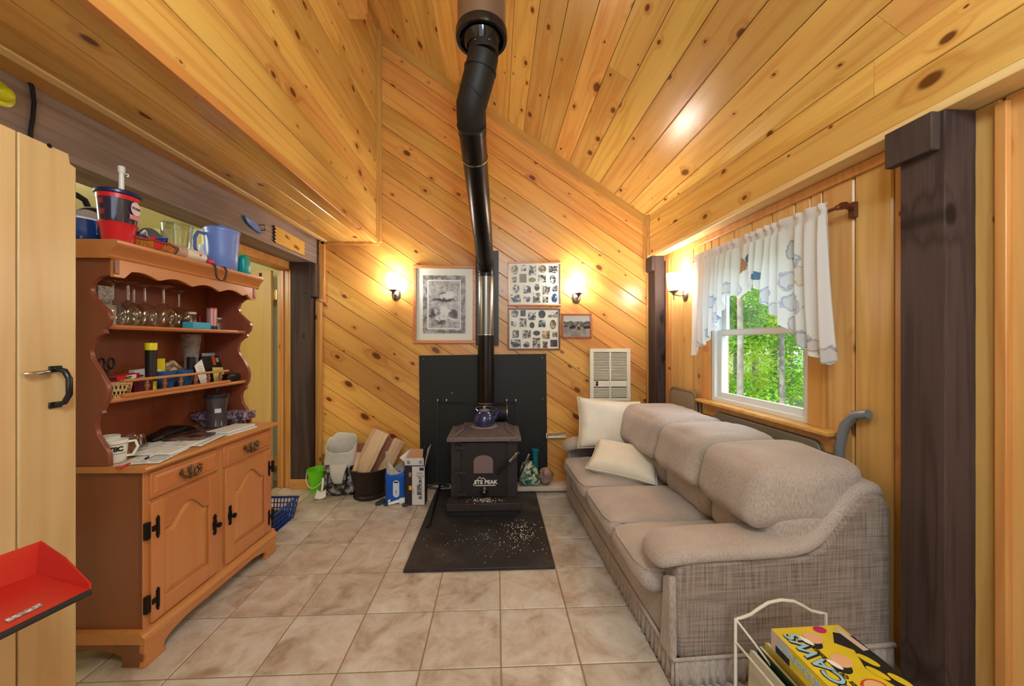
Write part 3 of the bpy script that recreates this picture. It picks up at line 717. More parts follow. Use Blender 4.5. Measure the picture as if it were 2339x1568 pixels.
# ================================================================ SCONCES
SHADE_E = bpy.data.materials.new('lit_frosted_glass'); SHADE_E.use_nodes = True
_b = SHADE_E.node_tree.nodes['Principled BSDF']; _b.inputs['Base Color'].default_value = (.9,.88,.8,1); _b.inputs['Emission Color'].default_value = (1,.975,.92,1); _b.inputs['Emission Strength'].default_value = 44; _b.inputs['Roughness'].default_value = .4
NICKEL = plain('brushed_nickel', rgb(150,136,118), .3, .9)
def sconce(M, label):
    """local: x right, y out of the wall, z up; origin at backplate centre"""
    s = thing('wall_sconce', label, 'wall sconce', M, 'lit wall sconces')
    MB().lathe([(.0,.0),(.042,0),(.044,.005),(.036,.010),(.030,.015),(0,.018)], 28, ell=1.45).build('backplate', NICKEL, s, T(0,0,0) @ RX(-PI/2), smooth=50)
    MB().tube([(0,.012,0),(0,.045,-.012),(0,.08,-.006),(0,.105,.0),(0,.105,.03)], .007, 8).build('arm', NICKEL, s, smooth=60)
    MB().lathe([(.0,-.05),(.004,-.05),(.006,-.03),(.004,-.018),(.010,0),(.018,.012),(.034,.022),(.04,.030),(0,.032)], 20, (0,.105,0)).build('cup', NICKEL, s, smooth=50)
    MB().lathe([(.030,.032),(.046,.045),(.052,.08),(.056,.13),(.058,.178),(.055,.178),(.052,.13),(.048,.08),(.040,.048),(.026,.036)], 28, (0,.105,0)).build('glass_shade', SHADE_E, s, smooth=60)
    return s
F_back = lambda u, v: T(*hit(u, v, 1, YB)) @ RZ(PI)
sconce(F_back(905, 673), 'lit frosted glass wall sconce on the plank wall left of the waterfall print')
sconce(F_back(1316, 680), 'lit frosted glass wall sconce on the plank wall beside the photo collages')
ps = hit(1566, 673, 0, XW, MR)
sconce(MR @ T(*ps) @ RZ(PI/2), 'lit frosted glass wall sconce on the window wall beside the curtain')
DIM_E = SHADE_E.copy(); DIM_E.name = 'lit_frosted_glass_dim'; DIM_E.node_tree.nodes['Principled BSDF'].inputs['Emission Strength'].default_value = 11
_s = sconce(MR @ T(XW-.022, .46, 2.0-.12) @ RZ(PI/2), 'lit frosted glass wall sconce nearest the viewer, past the dark post')
[c for c in _s.children if c.name.startswith('glass_shade')][0].data.materials[0] = DIM_E
# ================================================================ PICTURES
GOLDW = wood('honey_frame_wood', rgb(206,138,84), rgb(168,96,52), knots=0, rough=.25, var=.05)
def picframe(name, label, cat, u0, v0, u1, v1, w, d=.022, mat=GOLDW, group=None):
    a = hit(u0, v1, 1, YB-d); b = hit(u1, v0, 1, YB-d); W_, H_ = b.x-a.x, b.z-a.z
    t = thing(name, label, cat, T(a.x, YB-.001, a.z), group)
    for k, (x0, x1, z0, z1) in enumerate(((0,W_,0,w),(0,W_,H_-w,H_),(0,w,w,H_-w),(W_-w,W_,w,H_-w))):
        q = MB()
        if k < 2: q.add([(x0,0,z0),(x1,0,z0),(x1,0,z1),(x0,0,z1),(x0,-d,z0),(x1,-d,z0),(x1,-d,z1),(x0,-d,z1)] , [(4,5,6,7),(0,4,7,3),(1,2,6,5),(0,1,5,4),(3,7,6,2)])
        else: q.box(x0, x1, -d, 0, z0, z1)
        q.build('frame_rail' if k < 2 else 'frame_stile', mat, t, bevel=.004)
    return t, W_, H_
def photo_mat(name, seed, dark=(22,20,20), light=(206,204,198), tint=None, sc=26):
    if name in MATS: return MATS[name]
    m, nt, b = nmat(name); L = nt.links.new
    tc = N(nt, 'ShaderNodeTexCoord'); oi = N(nt, 'ShaderNodeObjectInfo')
    co = N(nt, 'ShaderNodeCombineXYZ'); L(math_n(nt, 'MULTIPLY', oi.outputs['Random'], 37.), co.inputs[0])
    ad = N(nt, 'ShaderNodeVectorMath', operation='ADD'); L(tc.outputs['Object'], ad.inputs[0]); L(co.outputs[0], ad.inputs[1])
    n1 = N(nt, 'ShaderNodeTexNoise', i_Scale=sc, i_Detail=3.0, i_Distortion=.6); L(ad.outputs[0], n1.inputs['Vector'])
    r = ramp(nt, [(.42, rgb(*dark)), (.5, rgb(*[int((dark[i]+light[i])/2) for i in range(3)])), (.60, rgb(*light))]); L(n1.outputs[0], r.inputs[0]); L(r.outputs[0], b.inputs['Base Color'])
    b.inputs['Roughness'].default_value = .35; MATS[name] = m; return m
MATBOARD = plain('mat_board', rgb(214,216,206), .5)
def quad(x0, x1, z0, z1, y, name, mat, parent, th=.0015):
    cx, cz = (x0+x1)/2, (z0+z1)/2
    return MB().box(x0-cx, x1-cx, -th, 0, z0-cz, z1-cz).build(name, mat, parent, T(cx, y, cz))
# large print
def waterfall_mat(W_, H_):
    m, nt, b = nmat('waterfall_print'); L = nt.links.new
    tc = N(nt, 'ShaderNodeTexCoord'); se = N(nt, 'ShaderNodeSeparateXYZ'); L(tc.outputs['Object'], se.inputs[0])
    n1 = N(nt, 'ShaderNodeTexNoise', i_Scale=24., i_Detail=5.0, i_Distortion=.4); L(tc.outputs['Object'], n1.inputs['Vector'])
    n3 = N(nt, 'ShaderNodeTexNoise', i_Scale=15., i_Detail=4.0); L(tc.outputs['Object'], n3.inputs['Vector'])
    z = math_n(nt, 'ADD', math_n(nt, 'DIVIDE', se.outputs[2], H_), math_n(nt, 'MULTIPLY', math_n(nt, 'SUBTRACT', n3.outputs[0], .5), .30)); x = math_n(nt, 'ADD', math_n(nt, 'DIVIDE', se.outputs[0], W_), math_n(nt, 'MULTIPLY', math_n(nt, 'SUBTRACT', n1.outputs[0], .5), .7))
    n2 = N(nt, 'ShaderNodeTexNoise', i_Scale=60., i_Detail=3.0); L(tc.outputs['Object'], n2.inputs['Vector'])
    def bump(z0, w, x0=0, xw=9):
        a = math_n(nt, 'DIVIDE', math_n(nt, 'SUBTRACT', z, z0), w); c = math_n(nt, 'DIVIDE', math_n(nt, 'SUBTRACT', x, x0), xw)
        return math_n(nt, 'SUBTRACT', 1.0, math_n(nt, 'ADD', math_n(nt, 'MULTIPLY', a, a), math_n(nt, 'MULTIPLY', c, c)), True)
    v = math_n(nt, 'ADD', math_n(nt, 'MULTIPLY', n1.outputs[0], .55), math_n(nt, 'MULTIPLY', n2.outputs[0], .25))
    v = math_n(nt, 'ADD', v, .17)
    v = math_n(nt, 'SUBTRACT', v, math_n(nt, 'MULTIPLY', bump(.09, .05, -.05, .4), math_n(nt, 'MULTIPLY', n2.outputs[0], 1.1)))
    v = math_n(nt, 'ADD', v, math_n(nt, 'MULTIPLY', bump(.20, .09, .17, .22), .42))
    v = math_n(nt, 'SUBTRACT', v, math_n(nt, 'MULTIPLY', bump(.23, .025, .0, .2), .5))
    v = math_n(nt, 'SUBTRACT', v, math_n(nt, 'MULTIPLY', bump(-.19, .11, .3, .22), .34))
    v = math_n(nt, 'SUBTRACT', v, math_n(nt, 'MULTIPLY', bump(-.19, .11, -.38, .13), .32))
    v = math_n(nt, 'ADD', v, math_n(nt, 'MULTIPLY', bump(-.16, .18, .0, .18), .28))
    v = math_n(nt, 'SUBTRACT', v, math_n(nt, 'MULTIPLY', bump(-.39, .045, -.1, .2), .4))
    v = math_n(nt, 'ADD', v, math_n(nt, 'MULTIPLY', bump(-.31, .03, .1, .5), .2))
    r = ramp(nt, [(.25, rgb(62,56,62)), (.5, rgb(140,134,136)), (.72, rgb(200,204,200))]); L(v, r.inputs[0]); L(r.outputs[0], b.inputs['Base Color']); b.inputs['Roughness'].default_value = .3
    return m
pf, W_, H_ = picframe('framed_print', 'large framed grey waterfall print with white mat left of pipe', 'picture', 943, 606, 1087, 785, .032, .03)
quad(.03, W_-.03, .03, H_-.03, -.012, 'mat_board', MATBOARD, pf)
def sub(u0, v0, u1, v1):   # photo pixels -> local on that picture
    a = hit(u0, v1, 1, YB-.016); b = hit(u1, v0, 1, YB-.016); return a.x-pf.location.x, b.x-pf.location.x, a.z-pf.location.z, b.z-pf.location.z
x0, x1, z0, z1 = sub(966, 630, 1063, 762)
quad(x0, x1, z0, z1, -.0135, 'print_border', photo_mat('grey_border', 1, (104,98,100), (168,164,164), sc=20), pf)
x0, x1, z0, z1 = sub(976, 640, 1053, 753); quad(x0, x1, z0, z1, -.015, 'inner_mat', MATBOARD, pf)
x0, x1, z0, z1 = sub(979, 643, 1050, 750); quad(x0, x1, z0, z1, -.0165, 'print', waterfall_mat(x1-x0, z1-z0), pf)
# photo collages
PHB = [photo_mat('photo_grey_a', 1), photo_mat('photo_grey_b', 2, (40,34,30), (190,184,170), sc=34), photo_mat('photo_sepia', 3, (60,42,26), (176,158,130), sc=30)]
PHX = {'o': photo_mat('photo_olive', 4, (108,96,66), (140,128,92), sc=8), 'b': photo_mat('photo_blue', 5, (20,34,62), (120,160,200), sc=40), 'd': photo_mat('photo_dark', 6, (30,28,28), (70,64,60), sc=20), 't': photo_mat('photo_tan', 7, (70,54,36), (206,176,130), sc=30)}
UP = [('e',235,240,105,150,2),('r',367,215,75,95,0),('r',498,245,110,150,0),('e',647,227,115,115,2),('r',810,235,140,105,0),('r',228,385,70,90,1),('r',357,365,105,130,'o'),('e',496,390,110,70,'o'),('r',640,372,115,110,0),('e',803,385,90,130,0),('e',255,520,100,130,1),('r',420,535,110,115,0),('e',567,503,72,108,0),('r',708,545,110,130,1),('r',835,520,75,90,0),('r',248,668,155,115,0),('e',415,675,110,100,0),('r',563,657,110,150,0),('r',693,687,80,90,1),('e',828,663,92,140,'b')]
LO = [('e',235,895,110,115,1),('r',358,888,78,90,'d'),('r',492,933,115,115,0),('e',640,903,110,120,'d'),('r',803,910,145,85,0),('r',220,1050,80,82,0),('r',355,1028,105,125,1),('e',492,1067,75,95,'d'),('r',640,1043,105,105,0),('e',805,1055,95,140,2),('r',248,1197,95,115,1),('r',412,1203,125,120,0),('e',560,1185,105,75,'d'),('r',700,1212,115,118,'t'),('r',832,1205,75,80,2),('r',247,1340,150,118,0),('e',408,1355,110,90,0),('r',557,1330,110,150,1),('r',688,1358,72,100,2),('r',818,1337,105,105,'d')]
def collage(label, u0, v0, u1, v1, lst, mat):
    t, W_, H_ = picframe('photo_collage', label, 'picture', u0, v0, u1, v1, .016, .02, mat)
    quad(.012, W_-.012, .012, H_-.012, -.009, 'mat_board', MATBOARD, t)
    for sh, cx, cy, w, h, k in lst:
        p = hit(1140+cx/6.533, 580+cy/6.533, 1, YB-.012); s = 3.62/FPX/6.533
        X, Z = p.x-t.location.x, p.z-t.location.z; hw_, hh = w*s/2, h*s/2
        mt_ = PHB[k] if isinstance(k, int) else PHX[k]
        q = MB()
        if sh == 'r': q.box(-hw_, hw_, -.0015, 0, -hh, hh)
        else: q.prism([(hw_*math.cos(a), hh*math.sin(a)) for a in [2*PI*i/20 for i in range(20)]], -.0015, 0, 1)
        q.build('photo', mt_, t, T(X, -.0105, Z))
collage('upper white photo collage of small snapshots in a pale wood frame', 1160, 599, 1282, 699, UP, GOLDW)
collage('lower white photo collage of small snapshots in a darker wood frame', 1160, 704, 1280, 800, LO, wood('dark_frame_wood', rgb(132,78,50), rgb(96,52,32), knots=0, rough=.25, var=.05))
pf2, W_, H_ = picframe('framed_photo', 'small framed landscape photograph of trees and parked cars', 'picture', 1284, 717, 1352, 773, .016, .02, wood('reddish_frame_wood', rgb(176,104,72), rgb(140,76,50), knots=0, rough=.25, var=.05))
quad(.012, W_-.012, .012, H_-.012, -.009, 'sky_print', plain('photo_pale_sky', rgb(186,186,180), .3), pf2)
quad(.014, W_-.014, .014, H_*.45, -.0105, 'ground_print', photo_mat('photo_ground', 9, (120,112,106), (150,142,134), sc=10), pf2)
hz = [(.014, H_*.45)]+[(.014+(W_-.028)*i/24, H_*(.68+.10*noise.noise(Vector((i*.6, 3, 0))))) for i in range(25)]+[(W_-.014, H_*.45)]
MB().prism(hz[::-1], -.0125, -.011, 1).build('treeline_print', photo_mat('photo_trees', 10, (34,38,34), (120,122,112), sc=60), pf2)
for a, c in ((.25,.45),(.72,.95)):
    MB().prism([(W_*a,H_*.38),(W_*c,H_*.40),(W_*c,H_*.49),(W_*(a+.06),H_*.51),(W_*a,H_*.47)], -.0140, -.0125, 1).build('car_print', INK, pf2)
MB().prism([(W_*.5,H_*.34),(W_*.64,H_*.34),(W_*.6,H_*.5),(W_*.57,H_*.62),(W_*.52,H_*.5)], -.0140, -.0125, 1).build('statue_print', PHB[2], pf2)
# ================================================================ WALL HEATER
a = hit(1348, 917, 1, YB-.04); b_ = hit(1440, 797, 1, YB-.04); W_, H_ = b_.x-a.x, b_.z-a.z
ht = thing('wall_heater', 'cream metal wall heater with louvred grille beside the sofa corner', 'heater', T(a.x, YB-.001, a.z))
CREAM = plain('cream_enamel', rgb(226,220,200), .4)
q = MB().box(0, W_, -.04, 0, 0, .03).box(0, W_, -.04, 0, H_-.03, H_).box(0, .035, -.04, 0, .03, H_-.03).box(W_-.035, W_, -.04, 0, .03, H_-.03).box(.035, W_-.035, -.036, 0, H_*.27, H_*.385).box(W_/2-.008, W_/2+.008, -.038, -.01, .03, H_-.03)
q.build('housing', CREAM, ht, bevel=.003)
MB().box(.03, W_-.03, -.012, -.002, .02, H_-.02).build('dark_core', plain('heater_core', rgb(110,104,92), .6, .3), ht)
lv = MB()
z = .04
while z < H_-.035:
    if not (H_*.25 < z < H_*.395): lv.add([(.034,-.034,z),(W_-.034,-.034,z),(W_-.034,-.018,z+.009),(.034,-.018,z+.009),(.034,-.033,z-.002),(W_-.034,-.033,z-.002),(W_-.034,-.017,z+.007),(.034,-.017,z+.007)], [(0,1,2,3),(7,6,5,4),(0,4,5,1),(2,6,7,3)])
    z += .0155
o = lv.build('louvres', CREAM, ht); o['kind'] = 'stuff'
MB().lathe([(.011,0),(.011,.012),(.008,.016),(0,.016)], 16).build('thermostat_knob', INK, ht, T(W_*.17, -.036, H_*.36) @ RX(PI/2), smooth=40)
MB().box(W_*.17-.012, W_*.17+.012, -.038, -.035, H_*.29, H_*.335).build('dial_plate', INK, ht)
# ================================================================ FUEL CORNER (left of the stove)
def fx(u, Y): return hit(u, CYP, 1, Y).x
def pile(name, label, cat, u, Y, z=0, rz=0, group=None): return thing(name, label, cat, T(fx(u, Y), Y, z) @ RZ(rz), group)
GREEN_P = plain('lime_plastic', rgb(112,206,28), .4, subs=.0)
gb = pile('bucket', 'small lime green plastic bucket on the tiles beside the timber post', 'bucket', 726, 3.485)
MB().lathe([(0,0),(.062,0),(.064,.004),(.088,.19),(.092,.192),(.092,.197),(.086,.197),(.061,.008),(0,.008)], 32).build('pail', GREEN_P, gb, smooth=50)
MB().tube([(.088*math.cos(t), .088*math.sin(t)-.10*math.sin((t-PI)/1.0)*0-.012, .185-.13*abs(math.sin(t))) for t in [PI+PI*i/14 for i in range(15)]], .004, 6).build('handle', WHITE, gb, smooth=60)
sc_ = pile('scoop', 'small white plastic shovel leaning on the green bucket', 'scoop', 735, 3.32, .0, .2)
MB().tube([(0,.055,.15),(0,.03,.09),(0,.0,.05)], [.012,.010,.009], 8).build('handle', WHITE, sc_, smooth=60)
MB().grid(lambda i, j: ((i-.5)*(.07+.02*j), -.005-.05*j, .052-.048*j+.02*abs(i-.5)**2*4), 6, 5).build('blade', WHITE, sc_, smooth=60, solid=.003)
# pellet bag
def bagmat(name, base, dark, sc=18):
    return photo_mat(name, 0, dark, base, sc=sc)
bg = pile('fuel_bag', 'open paper fuel bag with white top and dark printed lower half', 'bag', 781, 3.44)
rb = random.Random(5)
def bagf(w, d, h, seed, taper=.9):
    def f(i, j):
        t = 2*PI*i; s = 1+(taper-1)*j
        cx = math.copysign(abs(math.cos(t))**.55, math.cos(t))*w*s; cy = math.copysign(abs(math.sin(t))**.55, math.sin(t))*d*s
        k = .012*noise.noise(Vector((cx*14, cy*14, j*5+seed)))
        return (cx+k, cy+k*.8, j*h+ (.03*noise.noise(Vector((t, seed, 1))) if j > .95 else 0))
    return f
q = MB().grid(bagf(.145, .085, .27, 1, 1.0), 36, 12, True); q.add([(-.14,-.08,.002),(.14,-.08,.002),(.14,.08,.002),(-.14,.08,.002)], [(0,1,2,3)])
q.build('printed_bag', bagmat('bag_print', (172,164,152), (38,34,34), 22), bg, smooth=60, solid=.003)
def topf(i, j):
    t = 2*PI*i; s = 1.02-.12*j+.10*max(0, j-.7)
    x = math.copysign(abs(math.cos(t))**.6, math.cos(t))*.145*s; y = math.copysign(abs(math.sin(t))**.6, math.sin(t))*.085*s
    return (x+.02*j*noise.noise(Vector((t*1.3, j*2, 4))), y+.02*noise.noise(Vector((t, 2+j, 8)))*j, .245+.20*j+.07*j*math.sin(t)+.025*j*noise.noise(Vector((t*2, 0, 3))))
MB().grid(topf, 36, 10, True).build('white_top', plain('white_bag_paper', rgb(206,202,192), .6, noise_amt=.1, nscale=14), bg, smooth=60, solid=.003)
MB().grid(lambda i, j: ((i-.5)*.16*(1-.55*j)+.01, -.092-.03*math.sin(PI*j*.9)-.01*(1-abs(i-.5)), .28-.17*j), 8, 8).build('folded_flap', MATS['white_bag_paper'], bg, smooth=60, solid=.004)
MB().tube([(-.085,-.092,.19),(-.08,-.11,.06),(-.03,-.115,.015),(.03,-.112,.015),(.075,-.11,.07),(.085,-.094,.25)], .006, 6).build('strap', INK, bg, smooth=60)
# scuttle with logs
SCU = plain('coal_black_tin', rgb(44,34,32), .4, .3)
sct = pile('coal_scuttle', 'black metal coal scuttle holding split firewood', 'scuttle', 845, 3.35)
MB().lathe([(0,0),(.135,0),(.138,.012),(.12,.022),(.115,.03),(.125,.06),(.165,.245),(.172,.25),(.172,.257),(.163,.257),(.118,.05),(0,.045)], 36).build('pail', SCU, sct, smooth=45)
MB().tube([(.168,-.02,.24),(.195,-.03,.20),(.19,-.03,.14),(.155,-.02,.12)], .009, 8).build('side_handle', SCU, sct, smooth=60)
LOGW = wood('split_firewood', rgb(214,184,150), rgb(160,118,88), rgb(80,50,34), rough=.8, contrast=.9, knots=.25, var=.12, gscale=1.6, spec=.2)
BARK = wood('firewood_bark_side', rgb(152,104,84), rgb(104,66,54), rgb(60,36,28), rough=.85, contrast=.9, knots=.2, var=.1, spec=.2)
def log(label, u0, v0, u1, v1, Y0, Y1, w, d, mat, seed, roll=0):
    p0, p1 = hit(u0, v0, 1, Y0), hit(u1, v1, 1, Y1); ax = (p1-p0); L_ = ax.length; ax.normalize()
    side = Vector((0,1,0)).cross(ax).normalized(); out = ax.cross(side)
    M = frame(p0, tuple(ax), tuple(side), tuple(out)) @ RX(roll)
    prof = [(-w/2,-d*.35),(w*.1,-d*.5),(w/2,-d*.42),(w*.46,d*.3),(w*.05,d*.5),(-w*.42,d*.38)]
    b = MB(); n = 12; vs = []
    for i in range(n+1):
        t = i/n
        for k, (a, c) in enumerate(prof):
            j = .006*noise.noise(Vector((t*4, k*2.1+seed, seed))); vs.append((t*L_+.012*noise.noise(Vector((k, seed, 7)))*(1 if i in (0, n) else 0), a+j, c+j))
    m = len(prof)
    fs = [(i*m+k, i*m+(k+1) % m, (i+1)*m+(k+1) % m, (i+1)*m+k) for i in range(n) for k in range(m)]+[tuple(range(m))[::-1], tuple(range(n*m, n*m+m))]
    b.add(vs, fs); o = b.build('firewood_log', mat, None, M)
    return tag(o, label, 'log', 'split logs in the black scuttle')
log('widest pale split log leaning up out of the black scuttle', 822, 1085, 872, 985, 3.33, 3.42, .15, .09, LOGW, 1)
log('reddish brown log behind the widest split log', 850, 1085, 893, 1000, 3.43, 3.54, .12, .08, BARK, 2)
log('rough pale log leaning to the right beside the blue bag', 876, 1080, 914, 1005, 3.34, 3.42, .10, .06, LOGW, 3)
log('short brown log at the left rim of the scuttle', 822, 1075, 826, 1015, 3.38, 3.48, .10, .07, BARK, 4)
log('narrow pale sliver of wood at the left rim of the scuttle', 812, 1078, 820, 1035, 3.27, 3.36, .035, .03, LOGW, 5)
# blue bag with torn foil top
bb = pile('blue_bag', 'bright blue paper bag with torn white foil top', 'bag', 906, 3.21)
BLUEP = plain('bright_blue_paper', rgb(14,84,180), .45, noise_amt=.12, nscale=10)
q = MB().grid(bagf(.083, .05, .255, 7, 1.02), 28, 8, True); q.build('bag_body', BLUEP, bb, smooth=50, solid=.003)
def foil(i, j):
    t = 2*PI*i; s = 1+.06*j
    return (math.copysign(abs(math.cos(t))**.6, math.cos(t))*.082*s+.03*j*noise.noise(Vector((t*1.5, 1, 5))), math.copysign(abs(math.sin(t))**.6, math.sin(t))*.05*s, .235+j*(.11+.09*math.sin(t*2+.6)+.05*noise.noise(Vector((t*2, 9, 1)))))
MB().grid(foil, 40, 8, True).build('torn_top', plain('silver_white_foil', rgb(190,188,182), .35, .2, noise_amt=.3, nscale=30), bb, smooth=50, solid=.002)
q = MB(); q.prism([(.026*math.cos(a)*(1), .026*math.sin(a)) for a in [PI*i/10 for i in range(11)]]+[(-.026,-.09)]+[(.026*math.cos(a), -.09+.026*math.sin(a)) for a in [PI+PI*i/10 for i in range(1,10)]]+[(.026,-.09)], -.001, .001, 1)
q.build('label_badge', plain('pale_label', rgb(196,212,226), .5), bb, T(.012, -.0615, .175))
lettering('?', .05, INK, bb, T(.012, -.0628, .10) @ MF, name='label_lettering'); MB().box(-.016, .016, -.001, .001, -.006, .006).build('label_mark', INK, bb, T(.012, -.063, .185))
# carton
ct = pile('bulb_carton', 'tall black and white open carton beside the blue bag', 'carton', 951, 3.17, 0, -.02)
cw, cd, chh = .083, .05, .385
q = MB().box(-cw, cw, -cd, cd, 0, .004).box(-cw, -cw+.003, -cd, cd, 0, chh).box(cw-.003, cw, -cd, cd, 0, chh).box(-cw, cw, -cd, -cd+.003, 0, chh).box(-cw, cw, cd-.003, cd, 0, chh); q.build('carton_body', plain('carton_black', rgb(38,32,32), .5), ct)
CARD = plain('inside_cardboard', rgb(168,128,98), .8); CW_ = plain('carton_white', rgb(206,204,204), .5)
MB().box(-cw+.06, cw-.003, -cd-.0015, -cd, .005, .325).build('white_panel', CW_, ct)
MB().box(-cw, cw-.01, -cd-.004, -cd-.001, .335, .395).build('front_flap', CW_, ct)
MB().add([(-cw+.005,-cd+.003,.385),(cw-.02,-cd+.003,.385),(cw-.03,.02,.45),(-cw+.03,.02,.45)], [(0,1,2,3)]).build('back_flap', CARD, ct, solid=.003)
MB().add([(cw,-cd,.33),(cw,cd,.385),(cw+.03,cd,.48),(cw+.025,-cd,.47)], [(0,1,2,3)]).build('side_flap', CW_, ct, solid=.003)
MB().add([(-cw,-cd,.36),(-cw,cd,.385),(-cw+.03,cd-.01,.45),(-cw-.045,-cd,.40)], [(0,1,2,3)]).build('side_flap', CW_, ct, solid=.003)
MFv = frame((0,0,0), (0,0,1), (-1,0,0), (0,-1,0))
lettering('EURGOORT', .034, INK, ct, T(.047, -cd-.0025, .145) @ MFv, bold=.001, name='carton_lettering')
lettering('BEUSEIJ', .026, INK, ct, T(.028, -cd-.0025, .13) @ MFv, bold=.0008, name='carton_lettering')
lettering('P E D O', .013, INK, ct, T(-.012, -cd-.0025, .12) @ MFv, name='carton_lettering')
lettering('MODEL', .02, INK, ct, T(.042, -cd-.0025, .245) @ MF @ RZ(PI), name='carton_lettering'); lettering('VSDIA', .02, INK, ct, T(.042, -cd-.0025, .268) @ MF @ RZ(PI), name='carton_lettering')
MB().box(.038, .074, -cd-.003, -cd-.0015, .29, .315).build('blue_logo', plain('logo_navy', rgb(36,34,110), .5), ct)
MB().box(-.05, -.026, -cd-.003, -cd, .13, .165).build('yellow_mark', plain('mark_amber', rgb(232,160,20), .5), ct)
MB().box(-.05, -.03, -cd-.003, -cd, .24, .275).build('pink_mark', plain('mark_rose', rgb(190,110,110), .5), ct)
for x in (-.05, .05): MB().box(x-.012, x+.012, -cd-.0055, -cd-.004, .345, .375).build('flap_symbol', photo_mat('flap_print', 0, (60,60,60), (200,200,200), sc=120), ct)
# slate paddles and white plastic bracket
SLATE = plain('slate_blue_plastic', rgb(52,60,74), .5)
def paddle(label, u, v, rz, L_=.115, w=.05, tilt=0):
    p = hit(u, v, 2, 0); b = MB(); pts = []
    for i in range(24):
        a = 2*PI*i/24; pts.append((math.copysign(abs(math.cos(a))**.6, math.cos(a))*L_/2, math.copysign(abs(math.sin(a))**.6, math.sin(a))*w/2))
    b.prism(pts, 0, .018, 2); o = b.build('slate_paddle', SLATE, None, T(p.x, p.y, .001) @ RZ(rz) @ RX(tilt), bevel=.003)
    return tag(o, label, 'paddle', 'slate blue plastic paddles on the tiles')
paddle('flat slate blue paddle on the tiles, leftmost of the three', 870, 1150, 1.2)
paddle('flat slate blue paddle half under the white plastic bracket', 889, 1151, 1.2)
paddle('slate blue paddle right of the white bracket, in front of the carton', 935, 1153, .75, .13, .05)
wbk = thing('plastic_bracket', 'crumpled white plastic bracket lying among slate blue paddles', 'bracket', T(*hit(912, 1150, 2, 0)))
q = MB().tube([(-.09,-.03,.006),(-.075,.0,.03),(-.06,.03,.075),(-.02,.045,.10),(.03,.045,.09),(.07,.03,.06)], [.006,.012,.016,.016,.014,.010], 8); q.build('arch_strap', WHITE, wbk, smooth=60)
q = MB().tube([(-.08,-.045,.012),(-.02,-.02,.02),(.03,.01,.03),(.1,.02,.055)], [.010,.014,.02,.012], 8); q.build('lower_strap', WHITE, wbk, smooth=60)
rbox(MB(), .0, .06, -.03, .03, .0, .05, .015, 5).build('clip', PAPER, wbk, smooth=60)
# ================================================================ RIGHT OF THE STOVE
lp = thing('white_plank', 'long white painted board lying on the floor right of the stove', 'board', T(fx(1237, 3.36), 3.36, .0195))
rbox(MB(), -.25, .23, -.05, .05, 0, .045, .012, 5).build('board', plain('offwhite_board', rgb(206,190,172), .6, noise_amt=.1, nscale=12), lp, smooth=50)
bz = pile('printed_bag', 'plastic bag with green leaf print slumped right of the stove', 'bag', 1213, 3.36, .066)
q = MB(); rbox(q, -.115, .10, -.06, .06, 0, .21, .05, 8, (0,.02,.0), lambda k: (k.x+.05*(k.z/.21)*(-1 if k.x > 0 else .4)+.01*noise.noise(k*14), k.y+.012*noise.noise(k*12+Vector((3,3,3))), max(k.z*(1-.25*max(0,k.x/.1))+.012*noise.noise(k*9)*(k.z/.2), .001)))
def leafbag():
    m, nt, b = nmat('leaf_print_plastic'); L = nt.links.new; tc = N(nt, 'ShaderNodeTexCoord')
    n1 = N(nt, 'ShaderNodeTexNoise', i_Scale=17., i_Detail=2.0, i_Distortion=1.2); L(tc.outputs['Object'], n1.inputs['Vector'])
    r = ramp(nt, [(.40, rgb(30,96,84)), (.47, rgb(60,130,110)), (.52, rgb(190,186,160)), (.60, rgb(206,200,180)), (.68, rgb(214,186,120))]); L(n1.outputs[0], r.inputs[0]); L(r.outputs[0], b.inputs['Base Color']); b.inputs['Roughness'].default_value = .3; return m
weld(q.build('bag', leafbag(), bz))
tt = pile('teal_tube', 'upright teal plastic tube behind the leaf printed bag', 'tube', 1222, 3.48, .0)
TEAL = plain('teal_plastic', rgb(14,112,120), .4)
MB().lathe([(0,0),(.028,0),(.027,.30),(.032,.335),(.034,.345),(0,.347)], 20).build('tube_body', TEAL, tt, smooth=45)
MB().lathe([(.035,.335),(.037,.340),(.037,.352),(0,.354)], 20).build('cap', TEAL, tt, smooth=45)
kb = pile('plastic_wrap', 'crumpled pinkish brown plastic wrapper on the white board', 'wrapper', 1247, 3.36, .066)
q = MB(); q.ball((0,0,.075), (.07,.055,.075), 20, 14); q.v = [(x+.016*noise.noise(Vector((x*25,y*25,z*25))), y+.016*noise.noise(Vector((z*25,x*25,4))), max(.0, z+.014*noise.noise(Vector((y*22,z*22,9))))) for x,y,z in q.v]
q.build('wrapper', plain('pink_brown_film', rgb(150,116,104), .25, 0, .7, .2, 30), kb, smooth=30)
br = thing('wall_bracket', 'small white metal bracket fixed to the plank wall behind the sofa arm', 'bracket', T(fx(1268, 3.6), YB-.001, hit(1268, 996, 1, 3.6).z))
q = MB().box(-.09, .10, -.03, 0, .012, .024).box(-.075, .10, -.06, -.03, -.012, .004).box(-.09, -.08, -.045, 0, -.02, .03); q.build('rail', CREAM, br, bevel=.003)
q = MB().tube([(-.09,-.035,.02),(.1,-.035,.03)], .005, 6); q.tube([(-.06,-.05,-.005),(.1,-.05,.012)], .005, 6); q.build('rods', CHROME, br, smooth=60)
